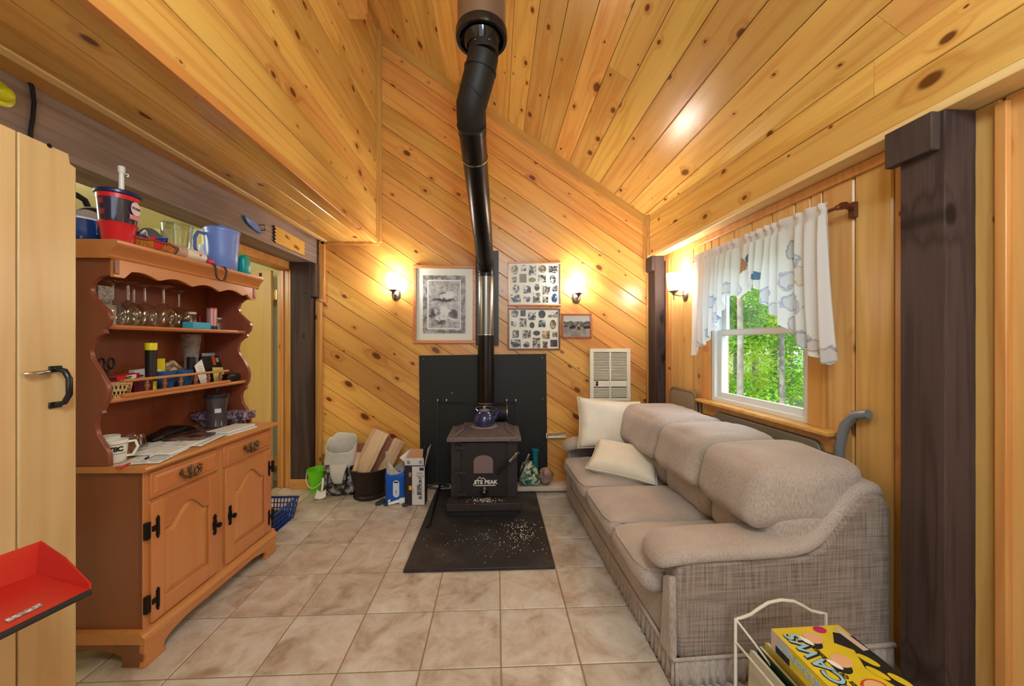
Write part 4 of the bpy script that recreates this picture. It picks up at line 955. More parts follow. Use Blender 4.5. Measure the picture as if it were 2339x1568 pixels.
# ================================================================ HUTCH (left frame)
HX0, HY0, HY1 = -1.96, 1.57, 2.405          # back plane, near end, far end
hu = thing('sideboard', 'maple sideboard base with two drawers and arched panel doors', 'sideboard', ML @ T(0, 0, 0))
def hb(name, x0, x1, y0, y1, z0, z1, mat=MAPLE, bev=.003, parent=None):
    cx, cy, cz = (x0+x1)/2, (y0+y1)/2, (z0+z1)/2
    return MB().box(x0-cx, x1-cx, y0-cy, y1-cy, z0-cz, z1-cz).build(name, mat, parent or hu, T(cx, cy, cz), bevel=bev)
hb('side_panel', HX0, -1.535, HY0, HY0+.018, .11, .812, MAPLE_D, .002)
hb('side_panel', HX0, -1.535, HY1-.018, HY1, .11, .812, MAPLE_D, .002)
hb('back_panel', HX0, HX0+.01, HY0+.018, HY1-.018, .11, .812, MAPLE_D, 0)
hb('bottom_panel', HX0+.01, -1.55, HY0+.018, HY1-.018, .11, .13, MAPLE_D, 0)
# face frame
FXa, FXb = -1.555, -1.532
for y0, y1 in ((HY0, HY0+.032), (HY1-.032, HY1), (1.958, 2.002)): hb('stile', FXa, FXb, y0, y1, .13, .812, MAPLE, .002)
for y0, y1 in ((HY0+.032, 1.958), (2.002, HY1-.032)):
    for z0, z1 in ((.13, .165), (.66, .685), (.795, .812)): hb('rail', FXa, FXb, y0, y1, z0, z1, MAPLE_Y, .001)
# counter with moulded edge
prof = [(-1.96,.812),(-1.512,.812),(-1.503,.816),(-1.500,.824),(-1.503,.832),(-1.512,.837),(-1.96,.837)]
def extr_y(name, prof, y0, y1, mat, parent, smooth=40):
    b = MB(); n = len(prof); ym_ = (y0+y1)/2
    b.add([(p[0],y0-ym_,p[1]) for p in prof]+[(p[0],y1-ym_,p[1]) for p in prof], [tuple(range(n)), tuple(range(n,2*n))[::-1]]+[(i,n+i,n+(i+1)%n,(i+1)%n) for i in range(n)])
    return b.build(name, mat, parent, T(0, ym_, 0), smooth=smooth)
extr_y('counter', prof, 1.548, 2.428, MAPLE_Y, hu)
# base moulding and bracket feet
extr_y('base_moulding', [(-1.95,.10),(-1.512,.10),(-1.505,.112),(-1.508,.125),(-1.518,.132),(-1.522,.145),(-1.532,.15),(-1.95,.15)], 1.55, 2.425, MAPLE_Y, hu)
def foot_outline(w):
    pts = [(0,.10),(0,.04)]
    pts = [(0, .10), (-.012, .06), (.004, .03), (.012, 0), (.115, 0), (.098, .02), (.10, .045), (.125, .062), (.15, .075), (.20, .082)]
    return pts
def apron_poly(L_):
    left = [(0,.102),(-.004,.07),(.006,.045),(.0,.02),(-.006,0),(.10,0),(.088,.022),(.094,.045),(.125,.06),(.16,.066),(.20,.074)]
    right = [(L_-x, z) for x, z in left[::-1]]
    return left+right
ap = apron_poly(2.42-1.555)
b = MB(); b.prism(ap, -.012, .012, 0); b.build('front_apron', MAPLE_Y, hu, T(-1.522, 1.555, 0), bevel=.004)
ap2 = apron_poly(.43)
for y in (1.567, 2.408):
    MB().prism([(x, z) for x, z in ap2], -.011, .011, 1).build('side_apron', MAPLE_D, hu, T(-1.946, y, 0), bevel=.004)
# drawers
def pull(parent, y, z, x):
    q = MB()
    for s in (-1, 1):
        q.tube([(x+.004,y+s*.045,z+.012),(x+.018,y+s*.05,z+.006),(x+.02,y+s*.036,z-.012),(x+.022,y+s*.014,z-.02),(x+.02,y,z-.012)], [.004,.0065,.007,.008,.006], 8)
        q.tube([(x+.012,y+s*.05,z+.004),(x+.016,y+s*.056,z+.018),(x+.01,y+s*.045,z+.026)], [.006,.005,.003], 8)
        q.tube([(x+.018,y,z-.016),(x+.016,y+s*.010,z+.006),(x+.012,y+s*.016,z+.026)], [.007,.006,.003], 8)
        q.ball((x+.01,y+s*.048,z+.008), .010, 10, 6)
    q.tube([(x+.02,y,z-.02),(x+.018,y,z+.01),(x+.014,y,z+.034)], [.008,.008,.004], 8)
    return q.build('pull', BRASS, parent, smooth=60)
def drawer(y0, y1):
    d = hb('drawer', FXb-.01, FXb+.010, y0, y1, .684, .796, MAPLE_Y, .004)
    w, h = (y1-y0)/2-.016, .056-.016
    rp = MB().add([(.010,-w,-h),(.010,w,-h),(.010,w,h),(.010,-w,h),(.014,-w+.01,-h+.01),(.014,w-.01,-h+.01),(.014,w-.01,h-.01),(.014,-w+.01,h-.01)], [(4,5,6,7),(0,1,5,4),(1,2,6,5),(2,3,7,6),(3,0,4,7)])
    rp.build('raised_face', MAPLE_Y, d)
    pull(d, 0, 0, .012)
drawer(1.592, 1.962); drawer(1.998, 2.383)
# doors
def arch_top(y0, y1, zl, A, n=24):
    out = []
    for i in range(n+1):
        t = i/n; k = min(max((t-.10)/.80, 0), 1); out.append((y0+(y1-y0)*t, zl+A*math.sin(PI*k)**1.3))
    return out
def door(y0, y1, hinge):
    z0, z1 = .160, .668; cy, cz = (y0+y1)/2, (z0+z1)/2; xb, xf = FXb-.004, FXb+.014
    d = MB().box(-.004, .006, y0-cy, y1-cy, z0-cz, z1-cz).build('door', MAPLE, hu, T(FXb, cy, cz))
    a, c = y0+.062-cy, y1-.062-cy; zb = z0+.075-cz; zl = z1-.135-cz; A = .075
    for s0, s1 in ((y0-cy, a), (c, y1-cy)): MB().box(.006, .016, s0, s1, z0-cz, z1-cz).build('door_stile', MAPLE, d, bevel=.003)
    MB().box(.006, .016, a, c, z0-cz, zb).build('door_rail', MAPLE_Y, d, bevel=.003)
    top = arch_top(a, c, zl, A)
    MB().prism([(a, z1-cz)][::-1]+top+[(c, z1-cz)], .006, .016, 0).build('arched_rail', MAPLE_Y, d, bevel=.002)
    g = .006; pa, pc = a+g, c-g
    outl = [(pa, zb+g), (pc, zb+g)]+arch_top(pa, pc, zl-g, A)[::-1]
    m = .022; inn = [(pa+m, zb+g+m), (pc-m, zb+g+m)]+arch_top(pa+m, pc-m, zl-g-m, A)[::-1]
    n = len(outl); q = MB(); q.add([(.007,p[0],p[1]) for p in outl]+[(.014,p[0],p[1]) for p in inn], [tuple(range(n,2*n))]+[(i,(i+1)%n,n+(i+1)%n,n+i) for i in range(n)])
    q.build('raised_panel', MAPLE, d)
    yk = (y1-.028 if hinge < 0 else y0+.028)-cy
    e = MB().prism([(yk+r*math.cos(t), .0+ (1.0 if True else 0)*zz_) for (r, zz_, t) in [(.006,-.052,0),(.012,-.04,0),(.008,-.03,0),(.014,-.012,0),(.014,.012,0),(.008,.03,0),(.012,.04,0),(.005,.054,0)]]+[(yk-r, zz_) for (r, zz_) in [(.005,.054),(.012,.04),(.008,.03),(.014,.012),(.014,-.012),(.008,-.03),(.012,-.04),(.006,-.052)]], .016, .019, 0)
    pl = e.build('escutcheon', IRON, d)
    MB().lathe([(.005,0),(.005,.014),(.013,.018),(.013,.026),(0,.029)], 14).build('knob', IRON, pl, T(.019, yk, 0) @ RY(PI/2), smooth=45)
    for z in (-.165, .145):
        yh = (y0 if hinge < 0 else y1)-cy; s = 1 if hinge < 0 else -1
        q = MB().box(.004, .019, yh-s*.026, yh-s*.006, z-.035, z+.035) if s > 0 else MB().box(.004, .019, yh+.006, yh+.026, z-.035, z+.035)
        q.box(.016, .020, min(yh, yh+s*.034), max(yh, yh+s*.034), z-.012, z+.012).box(.016, .020, min(yh+s*.018, yh+s*.034), max(yh+s*.018, yh+s*.034), z-.04, z+.04)
        q.tube([(.019,yh+s*.026,z-.048),(.019,yh+s*.026,z+.048)], .004, 6); q.build('hinge', IRON, d, bevel=.001)
door(1.590, 1.955, -1); door(2.004, 2.385, 1)
# ---- upper hutch
hp2 = thing('hutch', 'maple open hutch with scalloped sides, shelves and spindle rail', 'hutch', ML @ T(0, 0, .8375))
ZC = .8375
prf = [(262.6,625.6),(229,631.5),(211.5,645),(206.5,661),(211.5,678.7),(227,694),(245,710),(251,724),(247,741.6),(236,752.4),(239,762),(223,769),(209.5,783),(204,802.6),(209.5,822),(216.7,833),(228,850),(242,875.4),(245.4,896),(242,919),(231.7,938.6),(234,945.5),(221.3,953.5),(216.7,971.9),(221.3,994.8),(235,1015.5),(246.6,1038),(247.7,1063.7)]
edge = [hit(u, v, 1, 1.556, ML) for u, v in prf]
zt = 1.70-ZC
pts = []
for i in range(len(edge)-1):
    p, q = edge[i], edge[i+1]
    pts.append((p.x, p.z-ZC))
pts.append((edge[-1].x, 0.0))
sp = [(HX0, 0.0)]+[(x, max(z, 0)) for x, z in pts[::-1]]+[(pts[0][0], zt), (HX0, zt)]
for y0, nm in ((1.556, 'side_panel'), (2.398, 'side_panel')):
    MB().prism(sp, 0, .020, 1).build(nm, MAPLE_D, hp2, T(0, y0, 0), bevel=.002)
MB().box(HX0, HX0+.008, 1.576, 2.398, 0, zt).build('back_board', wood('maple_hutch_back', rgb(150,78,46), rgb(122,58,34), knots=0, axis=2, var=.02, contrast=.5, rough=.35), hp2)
def shelf(z, xf, nm):
    o = extr_y(nm, [(HX0+.008,z-.018),(xf-.006,z-.018),(xf,z-.009),(xf-.004,z),(HX0+.008,z)], 1.576, 2.398, MAPLE_Y, hp2); return o
Z1, Z2, ZT = 1.428, 1.112, 1.776
s1 = shelf(Z1-ZC, -1.690, 'shelf'); s2 = shelf(Z2-ZC, -1.685, 'shelf')
rail_z = 1.178-ZC
extr_y('rail_base', [(-1.705,Z2-ZC),(-1.682,Z2-ZC),(-1.680,Z2-ZC+.008),(-1.688,Z2-ZC+.015),(-1.702,Z2-ZC+.015)], 1.635, 2.26, MAPLE_Y, hp2)
extr_y('gallery_rail', [(-1.702,rail_z),(-1.684,rail_z),(-1.681,rail_z+.006),(-1.686,rail_z+.012),(-1.700,rail_z+.012)], 1.640, 2.25, MAPLE_Y, hp2)
for u in (292.5, 336, 376.7, 413.5, 446.8, 476.8, 504):
    y = hit(u, 880, 0, -1.692, ML).y; h = rail_z-(Z2-ZC+.014)
    MB().lathe([(.006,0),(.008,.1*h),(.006,.2*h),(.010,.4*h),(.011,.5*h),(.007,.62*h),(.009,.72*h),(.006,.85*h),(.007,h)], 14).build('spindle', MAPLE_D, hp2, T(-1.693, y, Z2-ZC+.014), smooth=50)
# valance and cornice
va = []
for i in range(61):
    t = i/60; k = 6*t; w = .5+.5*math.cos(2*PI*(t*4.5)); va.append((1.576+(2.398-1.576)*t, 1.640-ZC+.022*abs(math.sin(PI*4.5*t))*(1 if i % 60 else 1)))
vb = [(1.556, 1.625-ZC), (1.60, 1.625-ZC)]+va[4:-4]+[(2.375, 1.625-ZC), (2.418, 1.625-ZC), (2.418, 1.705-ZC), (1.556, 1.705-ZC)]
MB().prism(vb, -.016, 0, 0).build('valance', MAPLE_Y, hp2, T(-1.640, 0, 0), bevel=.002)
cpr = [(HX0,zt),(-1.640,zt),(-1.634,zt+.008),(-1.636,zt+.014),(-1.632,zt+.022),(-1.622,zt+.040),(-1.612,zt+.050),(-1.606,zt+.056),(-1.604,zt+.062),(-1.604,zt+.074),(-1.608,zt+.076),(HX0,zt+.076)]
extr_y('cornice', cpr, 1.535, 2.445, MAPLE_Y, hp2, 35)
# ================================================================ THINGS ON THE HUTCH
def on(u, x, z, name, label, cat, rz=0, group=None):
    y = hit(u, CYP, 0, x, ML).y
    return thing(name, label, cat, ML @ T(x, y, z+.0005) @ RZ(rz), group)
FACE = RZ(PI/2)       # local -y then looks to +x (into the room)
# --- cornice top
BLUEG = plain('cobalt_glaze', rgb(16,62,124), .15, coat=.4)
m_ = on(188, -1.84, ZT, 'soup_mug', 'blue glazed soup mug with white rim behind the pine door edge', 'mug', 1.0)
MB().lathe([(0,0),(.050,0),(.060,.01),(.066,.05),(.064,.095),(.066,.103),(.061,.103),(.058,.05),(0,.012)], 32).build('cup', BLUEG, m_, smooth=50)
MB().lathe([(.0665,.098),(.068,.104),(.062,.107),(.060,.102)], 32).build('rim', WHITE, m_, smooth=60)
MB().tube([(.06,0,.08),(.09,0,.082),(.102,0,.06),(.09,0,.025),(.062,0,.02)], .009, 8).build('handle', BLUEG, m_, smooth=60)
pn = on(197, -1.935, ZT, 'frying_pan', 'dark frying pan standing on edge behind the soup mug', 'pan', 0)
MB().lathe([(0,0),(.085,0),(.10,.03),(.096,.03),(.083,.005),(0,.005)], 32).build('pan', plain('pan_steel', rgb(120,118,116), .3, .8), pn, T(0,0,.10) @ RY(PI/2+.2), smooth=40)
MB().tube([(.01,.0,.19),(.015,-.02,.22),(.02,-.06,.23)], .012, 8).build('handle', INK, pn, smooth=60)
tb_ = on(270, -1.675, ZT, 'travel_tumbler', 'red and navy travel tumbler with white straw on hutch top', 'tumbler', .9)
RED = plain('red_plastic', rgb(208,34,44), .3); NAVY = plain('navy_plastic', rgb(22,36,90), .3)
MB().lathe([(0,0),(.048,0),(.050,.006),(.056,.062),(.064,.078),(.060,.082),(0,.082)], 32).build('base', RED, tb_, smooth=45)
def tumbler_mat():
    m, nt, b = nmat('tumbler_print'); L = nt.links.new; tc = N(nt, 'ShaderNodeTexCoord'); ck = N(nt, 'ShaderNodeTexChecker', i_Scale=46.)
    ck.inputs[1].default_value = rgb(34,34,54); ck.inputs[2].default_value = rgb(150,40,54); L(tc.outputs['Object'], ck.inputs['Vector']); L(ck.outputs[0], b.inputs['Base Color']); b.inputs['Roughness'].default_value = .15; return m
MB().lathe([(.058,.080),(.066,.185)], 32, a0=PI*.55, a1=PI*1.25).build('patterned_sleeve', tumbler_mat(), tb_, smooth=60)
MB().lathe([(.0575,.080),(.0655,.185)], 32).build('sleeve', plain('tumbler_smoke', rgb(44,46,66), .12, coat=.5), tb_, smooth=60)
MB().lathe([(.0665,.180),(.0675,.198)], 32, cap=False).build('red_band', RED, tb_, smooth=60)
MB().lathe([(.068,.198),(.073,.202),(.073,.212),(.066,.218),(0,.220)], 32).build('lid', NAVY, tb_, smooth=45)
MB().lathe([(.009,.21),(.0085,.305),(.011,.306),(.0125,.328),(.011,.334),(0,.334)], 14).build('straw', WHITE, tb_, T(.01,0,0), smooth=45)
MB().tube([(.02,0,.305),(.03,0,.307),(.031,0,.298),(.026,0,.296)], .003, 6).build('straw_clip', WHITE, tb_, smooth=60)
lm = MB(); lm.prism([(.024*math.cos(t), .029*math.sin(t)) for t in [2*PI*i/24 for i in range(24)]], 0, .0015, 2)
Fl = frame((0,0,0), (math.sin(.35),-math.cos(.35),0), (0,0,1), (-math.cos(.35)*-1,math.sin(.35)*-1*-1,0))
def lab_frame(ang, r, z): return T(r*math.cos(ang), r*math.sin(ang), z) @ frame((0,0,0), (-math.sin(ang), math.cos(ang), 0), (0,0,1), (math.cos(ang), math.sin(ang), 0))
lo = lm.build('oval_badge', plain('badge_white', rgb(226,206,206), .4), tb_, lab_frame(-.75, .0655, .150))
lettering('WAIR', .017, INK, lo, T(0, 0, .0022), name='badge_lettering')
MB().box(-.024, .024, -.010, .010, 0, .0015).build('pink_label', plain('label_pink', rgb(214,140,146), .4), tb_, lab_frame(-.78, .0625, .112))
# wicker basket with heart and pinwheel
WICK = plain('honey_wicker', rgb(196,122,42), .6, noise_amt=.35, nscale=90, bump=.6)
wk_ = on(348, -1.66, ZT, 'heart_basket', 'small oval wicker basket with red heart on hutch top', 'basket', 0)
MB().lathe([(0,0),(.045,0),(.050,.004),(.062,.035),(.058,.036),(.046,.008),(0,.008)], 36, ell=1.75).build('weave', WICK, wk_, smooth=40)
q = MB()
for k in range(44):
    a = 2*PI*k/44; q.tube([(.0505*math.cos(a),.0505*1.75*math.sin(a),.004),(.0625*math.cos(a),.0625*1.75*math.sin(a),.036)], .0026, 5)
o = q.build('stakes', WICK, wk_); o['kind'] = 'stuff'
MB().tube([(.062*math.cos(t), .062*1.75*math.sin(t), .037+.002*math.sin(9*t)) for t in [2*PI*i/36 for i in range(36)]], .006, 8, closed=True).build('rim', plain('red_braid', rgb(150,54,36), .6), wk_, smooth=60)
hrt = [(.016*math.sin(t)**3*1.0, .0011*(13*math.cos(t)-5*math.cos(2*t)-2*math.cos(3*t)-math.cos(4*t))) for t in [2*PI*i/30 for i in range(30)]][::-1]
MB().prism(hrt, 0, .002, 0).build('heart', RED, wk_, T(.0585, -.035, .017) @ RY(.33) @ RZ(-.3))
pw = on(338, -1.655, ZT+.044, 'pinwheel', 'blue, red and white plastic pinwheel resting on the basket', 'pinwheel', .3)
PB = plain('pinwheel_blue', rgb(24,50,150), .35)
for k in range(4):
    a = PI/2*k
    q = MB(); n = 6
    q.grid(lambda i, j, a=a: ((.005+.058*j)*math.cos(a+.55*i*(1-.3*j)), (.005+.058*j)*math.sin(a+.55*i*(1-.3*j)), .008+.024*math.sin(PI*i)*j+.005*j), 6, 5)
    q.build('vane', [PB, RED, PB, WHITE][k], pw, RY(.25), smooth=60, solid=.0015)
MB().ball((0,0,.01), .007, 10, 6).build('hub', WHITE, pw)
# clear jar
CLEAR = bpy.data.materials.new('clear_glass'); CLEAR.use_nodes = True
_n = CLEAR.node_tree; _n.nodes.clear()
_o = N(_n, 'ShaderNodeOutputMaterial'); _t = N(_n, 'ShaderNodeBsdfTransparent'); _t.inputs[0].default_value = (.93,.95,.93,1); _g = N(_n, 'ShaderNodeBsdfGlossy', i_Roughness=.04); _f = N(_n, 'ShaderNodeLayerWeight', i_Blend=.32); _m = N(_n, 'ShaderNodeMixShader')
_mm = math_n(_n, 'ADD', math_n(_n, 'MULTIPLY', _f.outputs['Facing'], .55), .06, True)
_n.links.new(_mm, _m.inputs[0]); _n.links.new(_t.outputs[0], _m.inputs[1]); _n.links.new(_g.outputs[0], _m.inputs[2]); _n.links.new(_m.outputs[0], _o.inputs[0])
bj = on(404, -1.77, ZT, 'blender_jar', 'clear blender jar on a white base standing on hutch top', 'blender', 0)
MB().lathe([(0,0),(.062,0),(.066,.01),(.06,.03),(0,.032)], 28).build('base', WHITE, bj, smooth=40)
MB().lathe([(.060,.030),(.075,.034),(.072,.046),(0,.048)], 28).build('brown_collar', plain('dark_brown_plastic', rgb(62,30,30), .25), bj, smooth=40)
MB().lathe([(0,.050),(.052,.050),(.056,.054),(.068,.195),(.070,.198),(.066,.198),(.054,.06),(0,.058)], 32).build('jar', CLEAR, bj, smooth=50)
MB().lathe([(.066,.196),(.070,.200),(.067,.204),(0,.206)], 32).build('lid', CLEAR, bj, smooth=50)
for k in range(6):
    a = PI/3*k; MB().box(-.002, .002, -.003, .003, -.05, .05).build('rib', CLEAR, bj, T(.0585*math.cos(a), .0585*math.sin(a), .115) @ RZ(a) @ RY(.09))
# white can lying
wc = on(430, -1.655, ZT+.031, 'white_tin', 'white cylindrical tin with small red heart lying on hutch top', 'tin', 0)
MB().lathe([(0,-.085),(.029,-.085),(.031,-.08),(.031,.08),(.029,.085),(0,.085)], 28).build('tin', plain('white_tin_paint', rgb(222,214,200), .4), wc, RX(PI/2), smooth=45)
MB().lathe([(.0315,-.086),(.0315,-.035)], 28).build('tan_wrap', plain('tan_wrap', rgb(186,156,130), .6), wc, RX(-PI/2), smooth=60)
MB().prism([(p[0]*.4, p[1]*.4) for p in hrt], 0, .001, 0).build('heart', RED, wc, T(.0308, .04, .004))
# teal container with white spout
tl = on(462, -1.80, ZT, 'spray_can', 'teal and white spray container behind the pitcher on hutch top', 'container', 0)
MB().lathe([(0,0),(.05,0),(.052,.005),(.052,.03)], 24).build('lower_band', plain('pale_label', rgb(196,212,226), .5), tl, smooth=45)
MB().lathe([(.0525,.03),(.0525,.085)], 24).build('teal_band', plain('teal_label', rgb(0,116,150), .4), tl, smooth=45)
MB().lathe([(.052,.085),(.05,.10),(.025,.118),(.016,.135),(.014,.15),(0,.152)], 24).build('white_neck', WHITE, tl, smooth=45)
# pitcher
PIT = plain('periwinkle_plastic', rgb(112,136,206), .35, subs=.0)
pt = on(507, -1.70, ZT, 'pitcher', 'periwinkle blue plastic pitcher with handle on hutch top', 'pitcher', 0)
MB().lathe([(0,0),(.068,0),(.075,.008),(.080,.10),(.086,.215),(.088,.225),(.084,.228),(0,.228)], 36).build('jug', PIT, pt, smooth=45)
MB().lathe([(.089,.222),(.090,.236),(.08,.246),(.03,.252),(0,.253)], 36).build('lid', PIT, pt, smooth=45)
rbox(MB(), -.022, .022, -.012, .012, .248, .272, .010, 5).build('lid_knob', PIT, pt, smooth=60)
MB().tube([(-.045,-.068,.20),(-.062,-.094,.205),(-.072,-.106,.17),(-.072,-.106,.12),(-.064,-.095,.075),(-.043,-.065,.07)], .009, 8).build('handle', plain('periwinkle_dark', rgb(76,102,186), .35), pt, smooth=60)
# hanging strap
hs_ = on(500, -1.602, ZT-.001, 'brown_strap', 'narrow brown strap hanging over the front of the cornice', 'strap', 0)
def ribbon(path, w, mat, parent, nm):
    q = MB(); vs = []; fs = []
    for p in path: vs += [(p[0]-.001, p[1]-w/2, p[2]), (p[0]+.001, p[1]+w/2, p[2])]
    for i in range(len(path)-1): fs.append((2*i, 2*i+1, 2*i+3, 2*i+2))
    q.add(vs, fs); return q.build(nm, mat, parent, solid=.002, smooth=60)
ribbon([(-.03,-.035,.003),(.003,-.035,.002),(.008,-.033,-.02),(.008,-.028,-.05),(.009,-.022,-.072),(.010,0,-.082),(.010,.025,-.076),(.009,.038,-.05),(.009,.045,-.02),(.004,.035,.002),(-.03,.03,.003)], .014, plain('brown_strap_web', rgb(58,34,22), .6), hs_, 'strap')
tlb = on(557, -1.655, ZT, 'teal_pouch', 'teal plastic pouch with green tie at far end of hutch top', 'pouch', 0)
q = MB(); rbox(q, -.03, .03, -.036, .036, 0, .115, .022, 7, (0,0,.01), lambda k: (k.x*(1-.25*(k.z/.12)**3)+.006*noise.noise(k*30), k.y*(1-.3*(k.z/.12)**3)+.006*noise.noise(k*28+Vector((2,2,2))), max(k.z, 0)))
weld(q.build('pouch', plain('teal_film', rgb(10,150,150), .3), tlb)); MB().tube([(0,-.03,.118),(0,.0,.123),(0,.03,.116)], .004, 6).build('tie', GREEN_P, tlb)
pk2 = on(480, -1.635, ZT, 'pink_ball', 'tiny pink ball beside the pitcher base', 'ball'); MB().ball((0,0,.017), .017, 14, 10).build('ball', plain('hot_pink', rgb(206,54,96), .4), pk2, smooth=60)
gp = on(335, -1.88, ZT, 'grey_plate', 'grey plate standing on edge at the back of hutch top', 'plate'); MB().lathe([(0,0),(.05,0),(.085,.012),(.083,.016),(.05,.005),(0,.005)], 32).build('plate', plain('grey_glaze', rgb(120,120,124), .3), gp, T(0,0,.086) @ RY(PI/2+.15), smooth=45)
cb_ = on(372, -1.88, ZT, 'cream_bowl', 'stack of cream bowls at the back of hutch top', 'bowls')
for k in range(3): MB().lathe([(0,0),(.03,0),(.05,.02),(.062,.05),(.059,.05),(.046,.02),(0,.008)], 28).build('bowl', plain('cream_glaze', rgb(220,212,180), .3), cb_, T(0,0,.016*k), smooth=45)
# --- glass shelf
def wineglass(u, x, label, s=1.0):
    t = on(u, x, Z1, 'wine_glass', label, 'wine glass', 0, 'wine glasses standing upside down on the upper shelf')
    MB().lathe([(.033*s,0),(.042*s,.02),(.050*s,.05),(.048*s,.075),(.034*s,.102),(.012*s,.118),(.005,.125)], 28, cap=False).build('bowl', CLEAR, t, smooth=60)
    MB().lathe([(.0045,.122),(.0045,.195)], 12).build('stem', CLEAR, t, smooth=60)
    MB().lathe([(.0045,.193),(.012,.200),(.037*s,.206),(.037*s,.209),(0,.210)], 28).build('foot', CLEAR, t, smooth=60)
wineglass(258, -1.84, 'upside-down wine glass behind the white card at the left end of the shelf')
wineglass(293, -1.80, 'upside-down wine glass second from the left on the upper shelf')
wineglass(306, -1.89, 'upside-down wine glass at the back, third from the left')
wineglass(331, -1.81, 'upside-down wine glass left of the largest goblet')
wineglass(374, -1.755, 'largest upside-down goblet at the front of the shelf', 1.12)
wineglass(409, -1.83, 'upside-down wine glass nearest the glass jars')
cd_ = on(240, -1.87, Z1, 'printed_card', 'white printed card leaning at left end of upper shelf', 'card')
MB().box(-.001, .001, -.03, .03, .10, .185).build('upper_card', photo_mat('card_print', 0, (150,150,156), (222,222,220), sc=90), cd_); MB().box(-.005, .005, -.03, .045, .0, .10).build('white_box', WHITE, cd_)
bx = on(449, -1.735, Z1, 'turquoise_box', 'flat turquoise box lying at front of upper shelf', 'box'); MB().box(-.03, .03, -.055, .062, 0, .036).build('box', plain('turquoise_card', rgb(60,166,196), .5), bx, bevel=.002)
def jar(u, x, z, r, h, name, label, cont, lid=WHITE):
    t = on(u, x, z, name, label, 'jar'); MB().lathe([(0,0),(r,0),(r,h*.75),(r*.8,h*.82),(r*.8,h*.86),(r*.78,h*.86),(r*.95,h*.7),(r*.95,.004),(0,.004)], 24).build('glass', CLEAR, t, smooth=45)
    MB().lathe([(0,.006),(r*.9,.006),(r*.9,h*.55),(0,h*.56)], 20).build('contents', cont, t, smooth=45); MB().lathe([(r*.85,h*.85),(r*.88,h*.87),(r*.86,h*.97),(0,h)], 20).build('lid', lid, t, smooth=45)
jar(436, -1.86, Z1, .03, .105, 'glass_jar', 'glass jar of red sweets with white lid on upper shelf', plain('red_sweets', rgb(150,50,60), .4, noise_amt=.5, nscale=90))
rg = on(456, -1.88, Z1, 'red_glass', 'small red glass tumbler at back of upper shelf', 'glass'); MB().lathe([(0,0),(.022,0),(.028,.085),(.026,.085),(.02,.005),(0,.005)], 20).build('tumbler', plain('red_glass_tint', rgb(150,20,30), .1, trans=.5), rg, smooth=45)
tu = on(484, -1.80, Z1, 'silver_tube', 'silver and pink cardboard tube on upper shelf', 'tube'); MB().lathe([(0,0),(.026,0),(.026,.025)], 24).build('blue_base', NAVY, tu, smooth=45); MB().lathe([(.0262,.025),(.0262,.128)], 24).build('tube', plain('pink_silver_wrap', rgb(186,140,144), .3, .3), tu, smooth=45); MB().lathe([(.027,.126),(.027,.134),(0,.134)], 24).build('cap', RED, tu, smooth=45)
jar(497, -1.86, Z1, .024, .085, 'spice_jar', 'small jar with white cap right of the silver tube', plain('spice_pale', rgb(160,130,120), .6))
# --- spindle shelf
sc2 = on(243, -1.80, Z2, 'scissors', 'black handled scissors standing in red cup on spindle shelf', 'scissors')
MB().lathe([(0,0),(.026,0),(.03,.07),(.028,.07),(.024,.005),(0,.005)], 20).build('cup', plain('crimson_plastic', rgb(150,10,50), .4), sc2, smooth=45)
for s in (-1, 1):
    MB().tube([(s*.004,.008*s,.02),(0,0,.09),(0,-.010*s,.12)], .005, 6).build('blade', INK, sc2, smooth=60)
    MB().tube([(0, -.020*s+.013*math.cos(t), .145+.024*math.sin(t)) for t in [2*PI*i/16 for i in range(16)]], .0045, 6, closed=True).build('finger_loop', INK, sc2, smooth=60)
def carton(u, x, z, dx, dy, dz, rot, name, label, mat, stripe=None):
    t = on(u, x, z, name, label, 'box'); MB().box(-dx/2, dx/2, -dy/2, dy/2, 0, dz).build('box', mat, t, RX(rot), bevel=.0015)
    if stripe: MB().box(dx/2, dx/2+.001, -dy*.1, dy*.32, dz*.1, dz*.9).build('label', stripe, t, RX(rot))
carton(283, -1.80, Z2+.063, .05, .105, .026, .10, 'red_carton', 'red and white carton tilted on pile left of flashlight', RED, WHITE)
carton(322, -1.87, Z2+.03, .03, .085, .075, .06, 'white_carton', 'white carton behind the black flashlight', plain('carton_white2', rgb(214,210,208), .5))
bkt = on(270, -1.725, Z2, 'cane_basket', 'small open-weave cane basket behind the first spindle', 'basket')
CANE = plain('pale_cane', rgb(206,176,122), .6, noise_amt=.2, nscale=80)
b = MB(); q = MB()
for k in range(20):
    a = 2*PI*k/20
    for sg in (-1, 1): q.tube([((.030+.008*t)*math.cos(a+sg*.45*t), (.030+.008*t)*1.3*math.sin(a+sg*.45*t), .06*t) for t in (0,.33,.66,1)], .0022, 5)
for z, r in ((.002,.030),(.03,.034),(.06,.038)): q.tube([(r*math.cos(t), r*1.3*math.sin(t), z) for t in [2*PI*i/24 for i in range(24)]], .003, 6, closed=True)
o = q.build('cane_weave', CANE, bkt); o['kind'] = 'stuff'
MB().lathe([(0,.003),(.028,.003),(.028,.02),(0,.02)], 20, ell=1.3).build('dark_lining', INK, bkt)
gd = on(262, -1.80, Z2+.062, 'black_gadget', 'black handheld gadget lying over the cane basket', 'gadget'); rbox(MB(), -.02, .02, -.05, .05, .0, .018, .008, 5).build('case', INK, gd, smooth=60); MB().box(-.012, .012, -.03, .03, .018, .0195).build('screen', plain('grey_screen', rgb(110,112,110), .2), gd)
mg_ = on(315, -1.755, Z2, 'magenta_box', 'dark magenta box behind the gallery rail', 'box'); MB().box(-.03, .03, -.045, .045, 0, .06).build('box', plain('dark_magenta', rgb(92,8,42), .4), mg_, bevel=.003)
